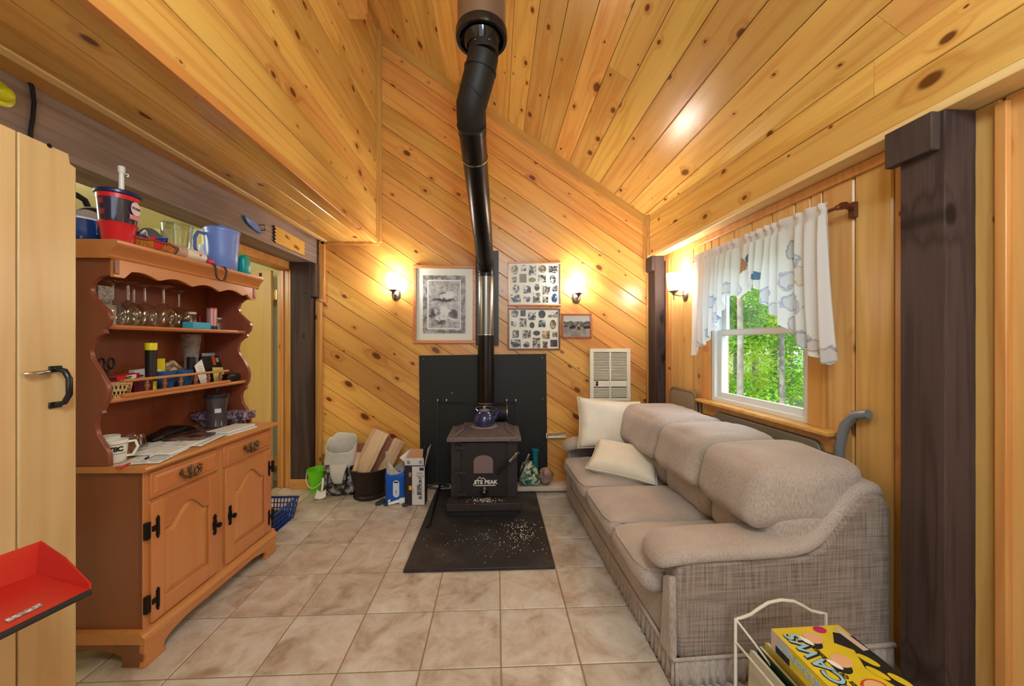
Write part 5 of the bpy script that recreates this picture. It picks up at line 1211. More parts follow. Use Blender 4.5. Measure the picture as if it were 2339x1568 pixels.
cc_ = on(300, -1.79, Z2+.063, 'charger_cable', 'tangled black charger cable on the magenta box', 'cable'); MB().tube([(.018*math.cos(t*2.1), .04*math.sin(t*1.3), .006+.012*abs(math.sin(t*.7))) for t in [i*.3 for i in range(40)]], .003, 5).build('cord', INK, cc_, smooth=60)
fl_ = on(345, -1.745, Z2, 'flashlight', 'tall black flashlight with yellow ends on spindle shelf', 'flashlight')
YEL = plain('safety_yellow', rgb(222,206,20), .4)
MB().lathe([(0,0),(.021,0),(.021,.07)], 24).build('yellow_base', YEL, fl_, smooth=45); MB().lathe([(.0215,.07),(.0225,.205)], 24, cap=False).build('barrel', plain('ribbed_black', rgb(30,28,28), .4, bump=.3, nscale=200), fl_, smooth=45); MB().lathe([(.023,.203),(.0235,.235),(.022,.238),(0,.238)], 24).build('yellow_head', YEL, fl_, smooth=45)
MB().lathe([(.0216,.052),(.0216,.062)], 24, cap=False).build('black_print', INK, fl_, smooth=45)
bk = on(365, -1.83, Z2, 'yellow_book', 'bright yellow booklet upright behind the blue mugs', 'book'); MB().box(-.005, .005, -.025, .025, 0, .155).build('cover', YEL, bk); MB().box(.005, .006, -.025, .0, .05, .10).build('white_sticker', WHITE, bk)
gbag = on(396, -1.85, Z2, 'snack_bag', 'gold and brown foil bag slumped behind the blue mugs', 'bag'); q = MB(); rbox(q, -.018, .018, -.055, .07, 0, .145, .016, 7, (.012,0,0), lambda k: (k.x+.006*noise.noise(k*40), k.y, k.z*(1-.5*max(0, k.y/.07)**1.0)+.004*noise.noise(k*30))); weld(q.build('foil', photo_mat('gold_foil', 0, (70,44,24), (206,180,136), sc=30), gbag))
def bowlmug(u, label):
    t = on(u, -1.755, Z2, 'blue_mug', label, 'mug', 0, 'blue glazed mugs behind the gallery rail'); MB().lathe([(0,0),(.026,0),(.034,.012),(.042,.07),(.043,.092),(.040,.092),(.036,.03),(0,.008)], 28).build('cup', plain('slate_blue_glaze', rgb(40,86,142), .2), t, smooth=50); MB().tube([(0,.040,.07),(0,.06,.07),(0,.064,.045),(0,.042,.03)], .005, 8).build('handle', MATS['slate_blue_glaze'], t, smooth=60)
bowlmug(378, 'left of two blue glazed mugs behind the gallery rail'); bowlmug(417, 'right of two blue glazed mugs behind the gallery rail')
bt = on(437, -1.80, Z2, 'black_tube', 'plain black upright tube right of the blue mugs', 'tube'); MB().lathe([(0,0),(.02,0),(.02,.158),(0,.16)], 24).build('tube', INK, bt, smooth=45)
bw = on(437, -1.87, Z2, 'bubble_wrap', 'tall roll of clear bubble wrap at the back of the shelf', 'bubble wrap'); q = MB().lathe([(.03,0),(.034,.08),(.036,.16),(.05,.22),(.055,.27),(.045,.29)], 40, cap=False); q.v = [(x*(1+.12*noise.noise(Vector((x*60,y*60,z*45)))), y*(1+.12*noise.noise(Vector((x*60,y*60,z*45)))), z) for x,y,z in q.v]
q2 = MB(); q2.grid(lambda i, j: ((.032+.016*max(0,j-.5)*2+.005*noise.noise(Vector((i*40,j*30,2))))*math.cos(2*PI*i), (.032+.016*max(0,j-.5)*2+.005*noise.noise(Vector((i*40,j*30,2))))*math.sin(2*PI*i), .288*j), 40, 40, True)
q2.build('wrap', plain('bubble_film', rgb(170,165,160), .12, .1, .9, alpha=.55), bw)
bn = on(494, -1.875, Z2, 'pale_folder', 'pale blue-grey folder standing behind the black binder', 'folder'); MB().box(-.003, .003, -.095, .085, 0, .175).build('folder', plain('pale_blue_card', rgb(176,182,196), .5), bn, RY(-.08))
bi = on(487, -1.83, Z2, 'black_binder', 'black binder with orange stripes leaning at the shelf end', 'binder'); MB().prism([(-.07,0),(.105,0),(.055,.158),(-.075,.158)], -.004, .004, 0).build('cover', INK, bi, RY(-.1)); 
for k in range(3): MB().prism([(.008+.0085*k,.10),(.014+.0085*k,.10),(.006+.0085*k,.155),(.0+.0085*k,.155)], .004, .005, 0).build('orange_stripe', plain('orange_print', rgb(206,84,40), .5), bi, RY(-.1))
for k in range(3): MB().prism([(.036+.007*k,.118),(.040+.007*k,.118),(.036+.007*k,.145),(.032+.007*k,.145)], .004, .005, 0).build('cream_stripe', plain('cream_print', rgb(206,190,150), .5), bi, RY(-.1))
yn = on(499, -1.79, Z2+.0, 'yellow_note', 'yellow notepad in front of the black binder', 'notepad'); MB().prism([(-.03,0),(.052,0),(.042,.085),(-.035,.09)], -.003, .003, 0).build('pad', plain('yellow_pad', rgb(206,196,106), .6), yn, RY(-.1))
pp = on(461, -1.755, Z2, 'receipt', 'white receipt leaning behind the gallery rail', 'paper'); MB().prism([(-.005,0),(.035,.0),(.045,.02),(.02,.145),(-.035,.11)], -.0006, .0006, 0).build('sheet', PAPER, pp, RY(-.12))
for k in range(4): MB().prism([(-.012+.006*k*0,.065+.012*k),(.018,.068+.012*k),(.018,.070+.012*k),(-.012,.067+.012*k)], .0008, .0012, 0).build('print_line', plain('grey_ink', rgb(130,130,130), .6), pp, RY(-.12))
wt = on(527, -1.74, Z2, 'black_wallet', 'black wallet at the right end of the spindle shelf', 'wallet'); rbox(MB(), -.03, .03, -.055, .052, 0, .046, .014, 6).build('leather', plain('black_leather', rgb(26,20,22), .4), wt, smooth=60)
# --- counter
ZK = .8375
def mug(u, x, label, rz, txt=None):
    t = on(u, x, ZK, 'white_mug', label, 'mug', rz, 'white mugs on the hutch counter'); MB().lathe([(0,0),(.033,0),(.035,.004),(.041,.095),(.038,.095),(.032,.006),(0,.006)], 32).build('cup', WHITE, t, smooth=50)
    MB().tube([(0,.038,.08),(0,.062,.082),(0,.07,.055),(0,.055,.022),(0,.036,.02)], .0055, 8).build('handle', WHITE, t, smooth=60)
    if txt:
        for z in (.038, .078): MB().lathe([(.0372+.006*(z/.095),z),(.0374+.006*(z/.095),z+.0015)], 32, cap=False).build('band_line', INK, t, smooth=60)
        for k, c_ in enumerate(txt): lettering(c_, .027, INK, t, lab_frame(-.55+.36*k, .0398, .058) @ RX(-.06), bold=.0015, name='mug_lettering')
mug(263, -1.70, 'white mug with black lettering at left end of hutch counter', -.9, 'BT8C')
mug(246, -1.80, 'plain white mug behind the lettered mug', 1.2)
gl = on(309, -1.77, ZK, 'tumbler_glass', 'upside-down clear tumbler on the counter beside the mugs', 'glass'); MB().lathe([(.044,0),(.0445,.02),(.034,.078),(.032,.083),(0,.083)], 32).build('tumbler', CLEAR, gl, smooth=60)
def sheet(u, x, z, w, l, rz, label, mat=PAPER, name='paper_sheet', curl=.002):
    t = on(u, x, z, name, label, 'paper', rz, 'papers on the hutch counter'); q = MB().grid(lambda i, j: ((i-.5)*w, (j-.5)*l, .001+curl*abs(math.sin(3*i+2*j))), 8, 8); q.build('sheet', mat, t, solid=.0008, smooth=60)
    return t
def lined(name, base, ln, sc):
    m, nt, b = nmat(name); L = nt.links.new; tc = N(nt, 'ShaderNodeTexCoord'); w = N(nt, 'ShaderNodeTexWave', i_Scale=sc, i_Distortion=1.5); w.bands_direction = 'X'; L(tc.outputs['Object'], w.inputs['Vector'])
    n1 = N(nt, 'ShaderNodeTexNoise', i_Scale=40.); L(tc.outputs['Object'], n1.inputs['Vector'])
    f = math_n(nt, 'MULTIPLY', math_n(nt, 'GREATER_THAN', w.outputs['Fac'], .62), math_n(nt, 'GREATER_THAN', n1.outputs[0], .47))
    mx = N(nt, 'ShaderNodeMixRGB'); mx.inputs[1].default_value = base; mx.inputs[2].default_value = ln; L(f, mx.inputs[0]); L(mx.outputs[0], b.inputs['Base Color']); b.inputs['Roughness'].default_value = .7; return m
LINED = lined('printed_page', rgb(222,226,224), rgb(150,156,160), 30)
sheet(355, -1.595, ZK, .16, .24, .25, 'printed page at front edge of hutch counter', LINED)
sheet(385, -1.655, ZK+.004, .20, .27, .15, 'blank white page on top of the printed sheets', PAPER)
sheet(445, -1.635, ZK+.003, .19, .25, .2, 'printed page beneath the dark magazine', LINED)
sheet(372, -1.76, ZK+.001, .14, .20, .5, 'crumpled page at back of hutch counter', LINED, curl=.008)
pen = on(352, -1.60, ZK+.006, 'pen', 'white pen lying on the printed page', 'pen', .35); MB().tube([(0,-.065,.004),(0,.055,.004),(0,.068,.004)], [.0045,.0045,.0015], 8).build('barrel', WHITE, pen, smooth=60); MB().tube([(0,-.066,.004),(0,-.045,.004)], .0048, 8).build('cap', NAVY, pen, smooth=60)
rm = on(282, -1.59, ZK, 'red_marker', 'red marker at the front left corner of hutch counter', 'marker', .15); MB().tube([(0,-.03,.005),(0,.03,.005),(0,.034,.005)], [.0048,.0048,.002], 10).build('barrel', RED, rm, smooth=60)
bgk = on(392, -1.83, ZK, 'black_bag', 'shiny black bag with strap along back of hutch counter', 'bag'); q = MB(); rbox(q, -.04, .04, -.14, .13, 0, .055, .03, 8, (0,0,.01), lambda k: (k.x, k.y, max(0, k.z*(.55+.45*math.sin((k.y+.14)/.27*PI))+.006*noise.noise(k*25)))); weld(q.build('leather', plain('gloss_black_vinyl', rgb(26,20,20), .2), bgk)); MB().tube([(.03,-.15,.004),(.035,-.05,.03),(.03,.05,.045),(.02,.13,.02)], .005, 8).build('strap', INK, bgk, smooth=60)
mgz = on(456, -1.70, ZK+.008, 'dark_magazine', 'dark brown glossy magazine under the glass pot', 'magazine', .1); MB().box(-.10, .08, -.12, .14, 0, .012).build('pages', photo_mat('dark_cover', 0, (40,24,22), (120,92,80), sc=14), mgz, bevel=.001)
for k, (u, x, z, rz, lab, col) in enumerate(((535, -1.595, ZK, -.08, 'pale blue notebook at the front right of the counter', (190,206,210)), (531, -1.61, ZK+.011, -.05, 'white paperback on top of the pale blue notebook', (222,224,214)))):
    t = on(u, x, z, 'paperback', lab, 'book', rz, 'books beside the glass pot'); MB().box(-.06, .06, -.11, .10, .001, .009).build('pages', WHITE, t); MB().box(-.061, .061, -.111, .101, .009, .0105).build('cover', plain('cover_%d' % k, rgb(*col), .5), t)
fp = on(495, -1.715, ZK+.0205, 'glass_pot', 'tall smoky glass coffee pot with dark lid on the magazine', 'coffee pot')
SMOKE = plain('smoky_glass', rgb(74,68,72), .08, 0, .8, alpha=.8)
MB().lathe([(0,0),(.046,0),(.050,.006),(.048,.012),(.047,.10),(.055,.165),(.058,.175)], 32).build('glass', SMOKE, fp, smooth=60); MB().lathe([(.059,.172),(.061,.178),(.060,.192),(.04,.200),(0,.203)], 32).build('lid', plain('dark_plastic_lid', rgb(40,36,38), .2), fp, smooth=45); MB().lathe([(.004,.2),(.004,.212),(.012,.216),(.010,.224),(0,.226)], 16).build('knob', INK, fp, smooth=60)
MB().box(-.001, .001, -.014, .016, -.012, .012).build('sticker', plain('pale_sticker', rgb(186,196,200), .5), fp, T(.034, -.036, .10) @ RZ(-.8))
pz = on(508, -1.785, ZK, 'puzzle_box', 'patterned cardboard box behind the glass pot', 'box', -.03); MB().box(-.16, .175, -.048, .048, .04, .088).build('lid', photo_mat('speckled_box', 0, (70,44,52), (160,150,176), sc=70), pz, bevel=.002); MB().box(-.13, .12, -.044, .044, 0, .04).build('tray', photo_mat('speckled_tray', 0, (40,24,26), (120,100,96), sc=40), pz, bevel=.002)
# ================================================================ ON THE BEAM
XB = -1.816
def onb(u, v, name, label, cat):
    p = hit(u, v, 0, XB, ML); return thing(name, label, cat, ML @ T(*p))
sg = onb(657, 550, 'saw_sign', 'small saw-toothed wooden plaque with writing on the dark beam', 'sign')
def bl(u, v): p = hit(u, v, 0, XB, ML); q = hit(657, 550, 0, XB, ML); return (p.y-q.y, p.z-q.z)
c1, c2, c3, c4 = bl(628, 517), bl(692, 553), bl(692, 584), bl(628, 555)
zz_l = []
for i in range(11): t = i/10; zz_l.append((c1[0]+(c4[0]-c1[0])*t+(-.028 if i % 2 else 0), c1[1]+(c4[1]-c1[1])*t))
zz_r = []
for i in range(9): t = i/8; zz_r.append((c3[0]+(c2[0]-c3[0])*t+(.008 if i % 2 else 0), c3[1]+(c2[1]-c3[1])*t))
MB().prism(zz_l+zz_r, 0, .012, 0).build('plaque', plain('plaque_pine', rgb(214,170,86), .4, noise_amt=.1, nscale=12), sg)
MB().prism([(p[0]-.006, p[1]) for p in zz_l]+[(zz_l[-1][0]+.006, zz_l[-1][1]), (zz_l[0][0]+.006, zz_l[0][1])], -.001, .010, 0).build('burnt_teeth', INK, sg)
MY = frame((0,0,0), (0,1,0), (0,0,1), (1,0,0))
lettering('PIIO', .034, INK, sg, T(.0128, bl(653,543)[0], bl(653,543)[1]) @ MY @ RZ(-.12), name='plaque_lettering'); lettering('blblr', .045, INK, sg, T(.0128, bl(675,566)[0], bl(675,566)[1]) @ MY @ RZ(-.12), name='plaque_lettering')
fh = onb(572, 513, 'glass_fish', 'blue glass feather-shaped ornament hung on the dark beam', 'ornament')
def bf(u, v): p = hit(u, v, 0, XB, ML); q = hit(572, 513, 0, XB, ML); return (p.y-q.y, p.z-q.z)
MB().prism([bf(552,492), bf(560,508), bf(573,522), bf(590,534), bf(594,528), bf(585,514), bf(572,503)], .002, .018, 0).build('blade', plain('blue_glass', rgb(30,110,190), .12, coat=.5), fh, bevel=.003)
MB().tube([(.008,)+bf(588,515), (.015,)+bf(599,514), (.012,)+bf(601,526), (.008,)+bf(592,527)], .004, 6).build('wire', INK, fh, smooth=60)
yh = onb(8, 217, 'hard_hat', 'bright yellow plastic hat hanging on the beam at upper left', 'hat')
MB().lathe([(0,.06),(.02,.058),(.036,.045),(.044,.02),(.046,.008),(.068,.002),(.070,0),(0,0)], 28, ell=1.0).build('crown', plain('yellow_plastic', rgb(222,224,28), .35), yh, T(0,-.01,0) @ RY(PI/2) @ Matrix.Scale(.62,4), smooth=50)
cb2 = onb(60, 230, 'black_cable', 'black cable running along the beam and down behind the pine door', 'cable')
def cbp(u, v): p = hit(u, v, 0, XB, ML); q = hit(60, 230, 0, XB, ML); return (.007, p.y-q.y, p.z-q.z)
MB().tube([cbp(u, v) for u, v in ((-30,118),(0,138),(35,158),(58,176),(70,200),(74,235),(71,270),(66,300),(64,340))], .0065, 8).build('cord', INK, cb2, smooth=60)
# ================================================================ BLUE BASKET BEHIND THE HUTCH END
bs = thing('plastic_basket', 'blue plastic lattice basket on the floor behind the hutch end', 'basket', T(fx(612, 2.80), 2.80, 0))
BLP = plain('royal_blue_plastic', rgb(24,60,140), .4)
q = MB(); bw_, bd_, bh_ = .13, .17, .15
def rim(z, s, r): q.tube([(-bw_*s,-bd_*s,z),(bw_*s,-bd_*s,z),(bw_*s,bd_*s,z),(-bw_*s,bd_*s,z)], r, 6, closed=True)
for k in range(11):
    t = -1+2*k/10
    for a in (((t*bw_*.82,-bd_*.82,.004),(t*bw_,-bd_,bh_)), ((t*bw_*.82,bd_*.82,.004),(t*bw_,bd_,bh_)), ((-bw_*.82,t*bd_*.82,.004),(-bw_,t*bd_,bh_)), ((bw_*.82,t*bd_*.82,.004),(bw_,t*bd_,bh_))): q.tube(a, .004, 5)
for z in (.04, .075, .11): rim(z, .82+.18*z/bh_, .004)
q.build('lattice', BLP, bs)['kind'] = 'stuff'
q = MB(); rim(bh_, 1.0, .009); q.build('rim', BLP, bs, smooth=60)
MB().box(-bw_*.82, bw_*.82, -bd_*.82, bd_*.82, .001, .006).build('bottom', BLP, bs)
q = MB(); rbox(q, -.09, .09, -.12, .12, .008, .08, .03, 6, (0,0,.01), lambda k: tuple(k+Vector((0,0,.012*noise.noise(k*20))))); weld(q.build('dark_contents', plain('dark_cloth', rgb(26,24,28), .8), bs))
# ================================================================ SOFA (right frame)
def fabric(name, base, dark, sc=420, stripes=None):
    m, nt, b = nmat(name); L = nt.links.new; tc = N(nt, 'ShaderNodeTexCoord')
    mp = N(nt, 'ShaderNodeMapping'); mp.inputs['Scale'].default_value = (1, 1, .12) if stripes != 'plaid' else (1,1,1); L(tc.outputs['Object'], mp.inputs[0])
    n1 = N(nt, 'ShaderNodeTexNoise', i_Scale=sc*.9, i_Detail=1.0); L(mp.outputs[0], n1.inputs['Vector'])
    n2 = N(nt, 'ShaderNodeTexNoise', i_Scale=3.5, i_Detail=3.0); L(tc.outputs['Object'], n2.inputs['Vector'])
    v = math_n(nt, 'ADD', math_n(nt, 'MULTIPLY', n1.outputs[0], .7), math_n(nt, 'MULTIPLY', n2.outputs[0], .45))
    if stripes == 'plaid':
        se = N(nt, 'ShaderNodeSeparateXYZ'); L(tc.outputs['Object'], se.inputs[0])
        sx_ = N(nt, 'ShaderNodeCombineXYZ'); L(math_n(nt, 'MULTIPLY', se.outputs[0], 170.), sx_.inputs[0]); L(math_n(nt, 'MULTIPLY', se.outputs[2], 6.), sx_.inputs[1])
        sz_ = N(nt, 'ShaderNodeCombineXYZ'); L(math_n(nt, 'MULTIPLY', se.outputs[2], 120.), sz_.inputs[0]); L(math_n(nt, 'MULTIPLY', se.outputs[0], 5.), sz_.inputs[1])
        a = N(nt, 'ShaderNodeTexNoise', i_Scale=1.); L(sx_.outputs[0], a.inputs['Vector']); c = N(nt, 'ShaderNodeTexNoise', i_Scale=1.); L(sz_.outputs[0], c.inputs['Vector'])
        v = math_n(nt, 'ADD', math_n(nt, 'MULTIPLY', a.outputs[0], .65), math_n(nt, 'MULTIPLY', c.outputs[0], .6))
    r = ramp(nt, [(.42, dark), (.72, base)]); L(v, r.inputs[0]); L(r.outputs[0], b.inputs['Base Color'])
    b.inputs['Roughness'].default_value = .95; b.inputs['Specular IOR Level'].default_value = .15; b.inputs['Sheen Weight'].default_value = .25
    bp = N(nt, 'ShaderNodeBump', i_Strength=.10, i_Distance=.001); L(v, bp.inputs['Height']); L(bp.outputs[0], b.inputs['Normal'])
    return m
SOFA = fabric('taupe_sofa_weave', rgb(188,175,165), rgb(154,140,131)); PLAID = fabric('taupe_sofa_plaid', rgb(156,141,130), rgb(103,89,80), stripes='plaid')
sf = thing('sofa', 'taupe three-seat fabric sofa along the window wall', 'sofa', MR @ T(1.2, 2.3, 0))
ox, oy = 1.2, 2.3
def S(k): return (k.x-ox, k.y-oy, k.z)
def wob(amp, f, seed):
    def w(k):
        c = .0045*noise.noise(Vector((k.x*9+seed, k.y*30, k.z*9)))
        return (k.x-ox+amp*noise.noise(k*f+Vector((seed,0,0)))+c, k.y-oy+amp*noise.noise(k*f+Vector((0,seed,3))), k.z+amp*noise.noise(k*f+Vector((5,seed,0)))+c)
    return w
SY0, SY1 = 1.40, 3.22
def sidepoly(s=0):
    return [(.775,.10),(.765,.30),(.765,.455),(.80,.48),(1.30,.482),(1.38,.51),(1.46,.60),(1.54,.695),(1.60,.725),(1.655,.715),(1.685,.67),(1.69,.10)]
for y0, y1 in ((SY0+.004, SY0+.11), (SY1-.11, SY1-.004)):
    o = MB().prism([(x-ox, z) for x, z in sidepoly()], y0-oy, y1-oy, 1).build('side_panel', PLAID, sf, bevel=.015, seg=3)
rbox(MB(), 1.50, 1.672, SY0+.1, SY1-.1, .10, .76, .06, 8, fn=S).build('back_frame', PLAID, sf, smooth=60)
rbox(MB(), .755, 1.52, SY0+.1, SY1-.1, .10, .30, .02, 6, fn=S).build('seat_base', SOFA, sf, smooth=60)
# arm pads sweep up into the wings
def armpad(yc, wdt, nm, hgt=.038):
    path = [(.705,.44),(.715,.475),(.765,.497),(.85,.504),(1.0,.506),(1.2,.506),(1.32,.515),(1.40,.55),(1.47,.625),(1.54,.71),(1.60,.745),(1.66,.735),(1.69,.68)]
    b = MB(); ns = 18; vs = []; n = len(path)
    for i, (x, z) in enumerate(path):
        p, q = path[max(i-1,0)], path[min(i+1,n-1)]; d = Vector((q[0]-p[0], q[1]-p[1])).normalized(); nx, nz = -d[1], d[0]
        s = .55 if i == 0 else (.85 if i == 1 else (1 if i < n-1 else .7)); wd = wdt*(1 if x < 1.35 else .78)
        for k in range(ns):
            a = 2*PI*k/ns; ca = math.copysign(abs(math.cos(a))**.7, math.cos(a)); sa = math.copysign(abs(math.sin(a))**.7, math.sin(a))
            j = .004*noise.noise(Vector((x*9, k, yc)))
            vs.append((x-ox+nx*sa*(hgt*s+j), yc-oy+ca*(wd*s+j)+(0 if x < 1.35 else 0), z+nz*sa*(hgt*s+j)))
    fs = [(i*ns+k, i*ns+(k+1) % ns, (i+1)*ns+(k+1) % ns, (i+1)*ns+k) for i in range(n-1) for k in range(ns)]+[tuple(range(ns))[::-1], tuple(range((n-1)*ns, n*ns))]
    b.add(vs, fs); b.build(nm, SOFA, sf, smooth=70, sub=1)
armpad(SY0+.105, .115, 'arm_pad'); armpad(SY1-.105, .115, 'arm_pad')
# tapered arm fronts
for y0, y1 in ((SY0, SY0+.10), (SY1-.10, SY1)):
    MB().prism([(y0-oy,.10),(y1-oy,.10),(y1-oy-.03,.40),(y0-oy+.01,.43)], .738-ox, .768-ox, 0).build('arm_front', SOFA, sf, bevel=.01)
# cushions
def cush(nm, x0, x1, y0, y1, z0, z1, r, puff, seed, amp=.008):
    q = MB(); rbox(q, x0, x1, y0, y1, z0, z1, r, 12, puff, wob(amp, 7, seed)); o = weld(q.build(nm, SOFA, sf)); return o
def piping(o, pts): MB().tube([S(Vector(p)) for p in pts], .006, 6, closed=False).build('piping', SOFA, sf, smooth=60)
ys = [1.50, 1.92, 2.42, 3.06]
for i in range(3):
    a, c = ys[i]+.004, ys[i+1]-.004
    o = cush('seat_cushion', .675, 1.36, a, c, .285, .405, .055, (0,0,.035), i)
    MB().tube([(x-ox, y-oy, z) for x, y, z in [(.90,a+.002,.395),(.76,a+.008,.392),(.695,a+.03,.388),(.680,a+.10,.386),(.680,c-.10,.386),(.695,c-.03,.388),(.76,c-.008,.392),(.9,c-.002,.395)]], .006, 6).build('piping', SOFA, o, smooth=60)
yb_ = [1.435, 1.88, 2.36, 3.08]
for i in range(3):
    a, c = yb_[i]+.003, yb_[i+1]-.003
    cush('lumbar_cushion', 1.20, 1.50, a, c, .40, .64, .05, (.02,0,0), 10+i)
    q = MB(); rbox(q, 1.13, 1.62, a, c, .57, .84, .075, 22, (.012,0,.018), lambda k, i=i: wob(.010, 6, 20+i)(Vector((k.x+.25*(k.z-.72), k.y+.010*math.sin(k.z*60+k.y*9)*0, k.z))))
    weld(q.build('headrest_cushion', SOFA, sf))
# pleated skirt
def skirt(p0, p1, nm):
    p0, p1 = Vector(p0), Vector(p1); L_ = (p1-p0).length; d = (p1-p0)/L_; nrm = Vector((d.y, -d.x, 0)); n = int(L_*110)
    q = MB(); q.grid(lambda i, j: tuple(p0+d*(i*L_)+nrm*((.004+.006*(1-j))*math.sin(i*L_*2*PI*26+1.5*math.sin(i*40)))+Vector((0,0,.006+.105*j))), n, 3)
    q.build(nm, SOFA, sf, smooth=70, solid=.003)
skirt((.752-ox, SY1-oy, 0), (.752-ox, SY0-oy, 0), 'front_skirt'); skirt((.752-ox, SY0-.004-oy, 0), (1.69-ox, SY0-.004-oy, 0), 'side_skirt')
MB().tube([(.75-ox,SY1-oy,.112),(.75-ox,SY0-.006-oy,.112),(1.69-ox,SY0-.006-oy,.112)], .009, 8).build('skirt_piping', SOFA, sf, smooth=60)
# pillows
LINEN = plain('ivory_linen', rgb(222,214,196), .85, noise_amt=.08, nscale=9, bump=.15)
def pillow(name, label, M, w, h, d, seed):
    t = thing(name, label, 'pillow', M); q = MB(); n = 18
    def f(sg):
        def g(i, j):
            u, v = 2*i-1, 2*j-1; e = (1-u**4)*(1-v**4); pin = 1-.07*(u*u)*(1-v*v)*0
            x = u*w/2*(1-.06*(1-u*u)*0-.05*v*v*abs(u)*0); y = v*h/2
            k = .012*noise.noise(Vector((u*2.1, v*2.1, seed+sg)))*(e**.5 if e > 0 else 0)
            return (x*(1-.07*(1-v*v)*abs(u)), y*(1-.07*(1-u*u)*abs(v)), sg*(d/2*max(e, 0)**.42+k))
        return g
    q.grid(f(1), n, n); q.grid(lambda i, j: f(-1)(1-i, j), n, n); weld(q.build('cushion', LINEN, t), .002)
    MB().tube([f(1)(a, b_) for a, b_ in [(i/20,0) for i in range(20)]+[(1,i/20) for i in range(20)]+[(1-i/20,1) for i in range(20)]+[(0,1-i/20) for i in range(20)]], .004, 6, closed=True).build('seam', LINEN, t, smooth=60)
    return t
# standing pillow against the far arm / lying pillow on the seat
pillow('ivory_pillow', 'ivory linen pillow propped upright in the far sofa corner', MR @ T(1.04, 2.95, .69) @ RZ(.12) @ RX(PI/2-.28) @ RZ(-.10), .56, .40, .13, 1)
p2_ = pillow('ivory_pillow', 'ivory linen pillow lying slanted on the far seat cushion', MR @ T(1.03, 2.62, .50) @ RZ(-.55) @ RX(.35) @ RY(.10), .48, .36, .13, 2)
MB().ball((-.2, -.15, .0), (.016,.012,.012), 10, 8).build('green_tag', plain('mint_tag', rgb(90,190,140), .4), p2_)
# ================================================================ BEHIND THE SOFA
TAN = plain('tan_steel', rgb(140,124,98), .4, .2)
fc = thing('folding_chair', 'folded tan metal folding chair behind the far sofa end', 'folding chair', MR @ T(1.702, 3.03, 0))
def rr(y0, y1, z0, z1, r, n=8):
    out = []
    for cy, cz, a0 in ((y1-r,z1-r,0),(y0+r,z1-r,PI/2),(y0+r,z0+r,PI),(y1-r,z0+r,1.5*PI)): out += [(cy+r*math.cos(a0+PI/2*i/n), cz+r*math.sin(a0+PI/2*i/n)) for i in range(n+1)]
    return out
MB().tube([(0,y,z) for y, z in rr(-.20,.20,.02,.955,.06)], .011, 8, closed=True).build('tube_frame', TAN, fc, smooth=60)
MB().prism(rr(-.185,.185,.60,.94,.05), -.010, .004, 0).build('back_plate', plain('tan_steel_light', rgb(158,142,114), .4, .2), fc, bevel=.003)
MB().prism(rr(-.185,.185,.12,.52,.05), -.014, .000, 0).build('seat_plate', TAN, fc, bevel=.003)
MB().tube([(.022,y,z) for y, z in rr(-.215,.19,.02,.90,.06)], .010, 8, closed=True).build('rear_leg_frame', TAN, fc, smooth=60)
ft = thing('folding_table', 'folded taupe card table leaning upright behind the sofa', 'folding table', MR @ T(1.708, 2.17, 0))
GT = plain('taupe_table_vinyl', rgb(128,118,96), .35)
MB().prism(rr(-.43,.43,.0,.85,.05), -.012, .0, 0).build('table_top', GT, ft, bevel=.004)
MB().prism(rr(-.435,.435,.0,.855,.055), .0, .016, 0).build('edge_frame', plain('dark_taupe', rgb(96,88,74), .35, .2), ft, bevel=.003)
gt = thing('grey_cane_handle', 'bent grey metal tube rising behind the sofa near the post', 'tube', MR @ T(1.705, 1.60, 0))
MB().tube([(0,.05,0),(0,.05,.75),(0,.045,.86),(0,.02,.96),(0,-.03,1.02),(0,-.09,1.035)], .021, 12).build('tube', plain('blue_grey_tube', rgb(128,136,142), .35, .3), gt, smooth=60)
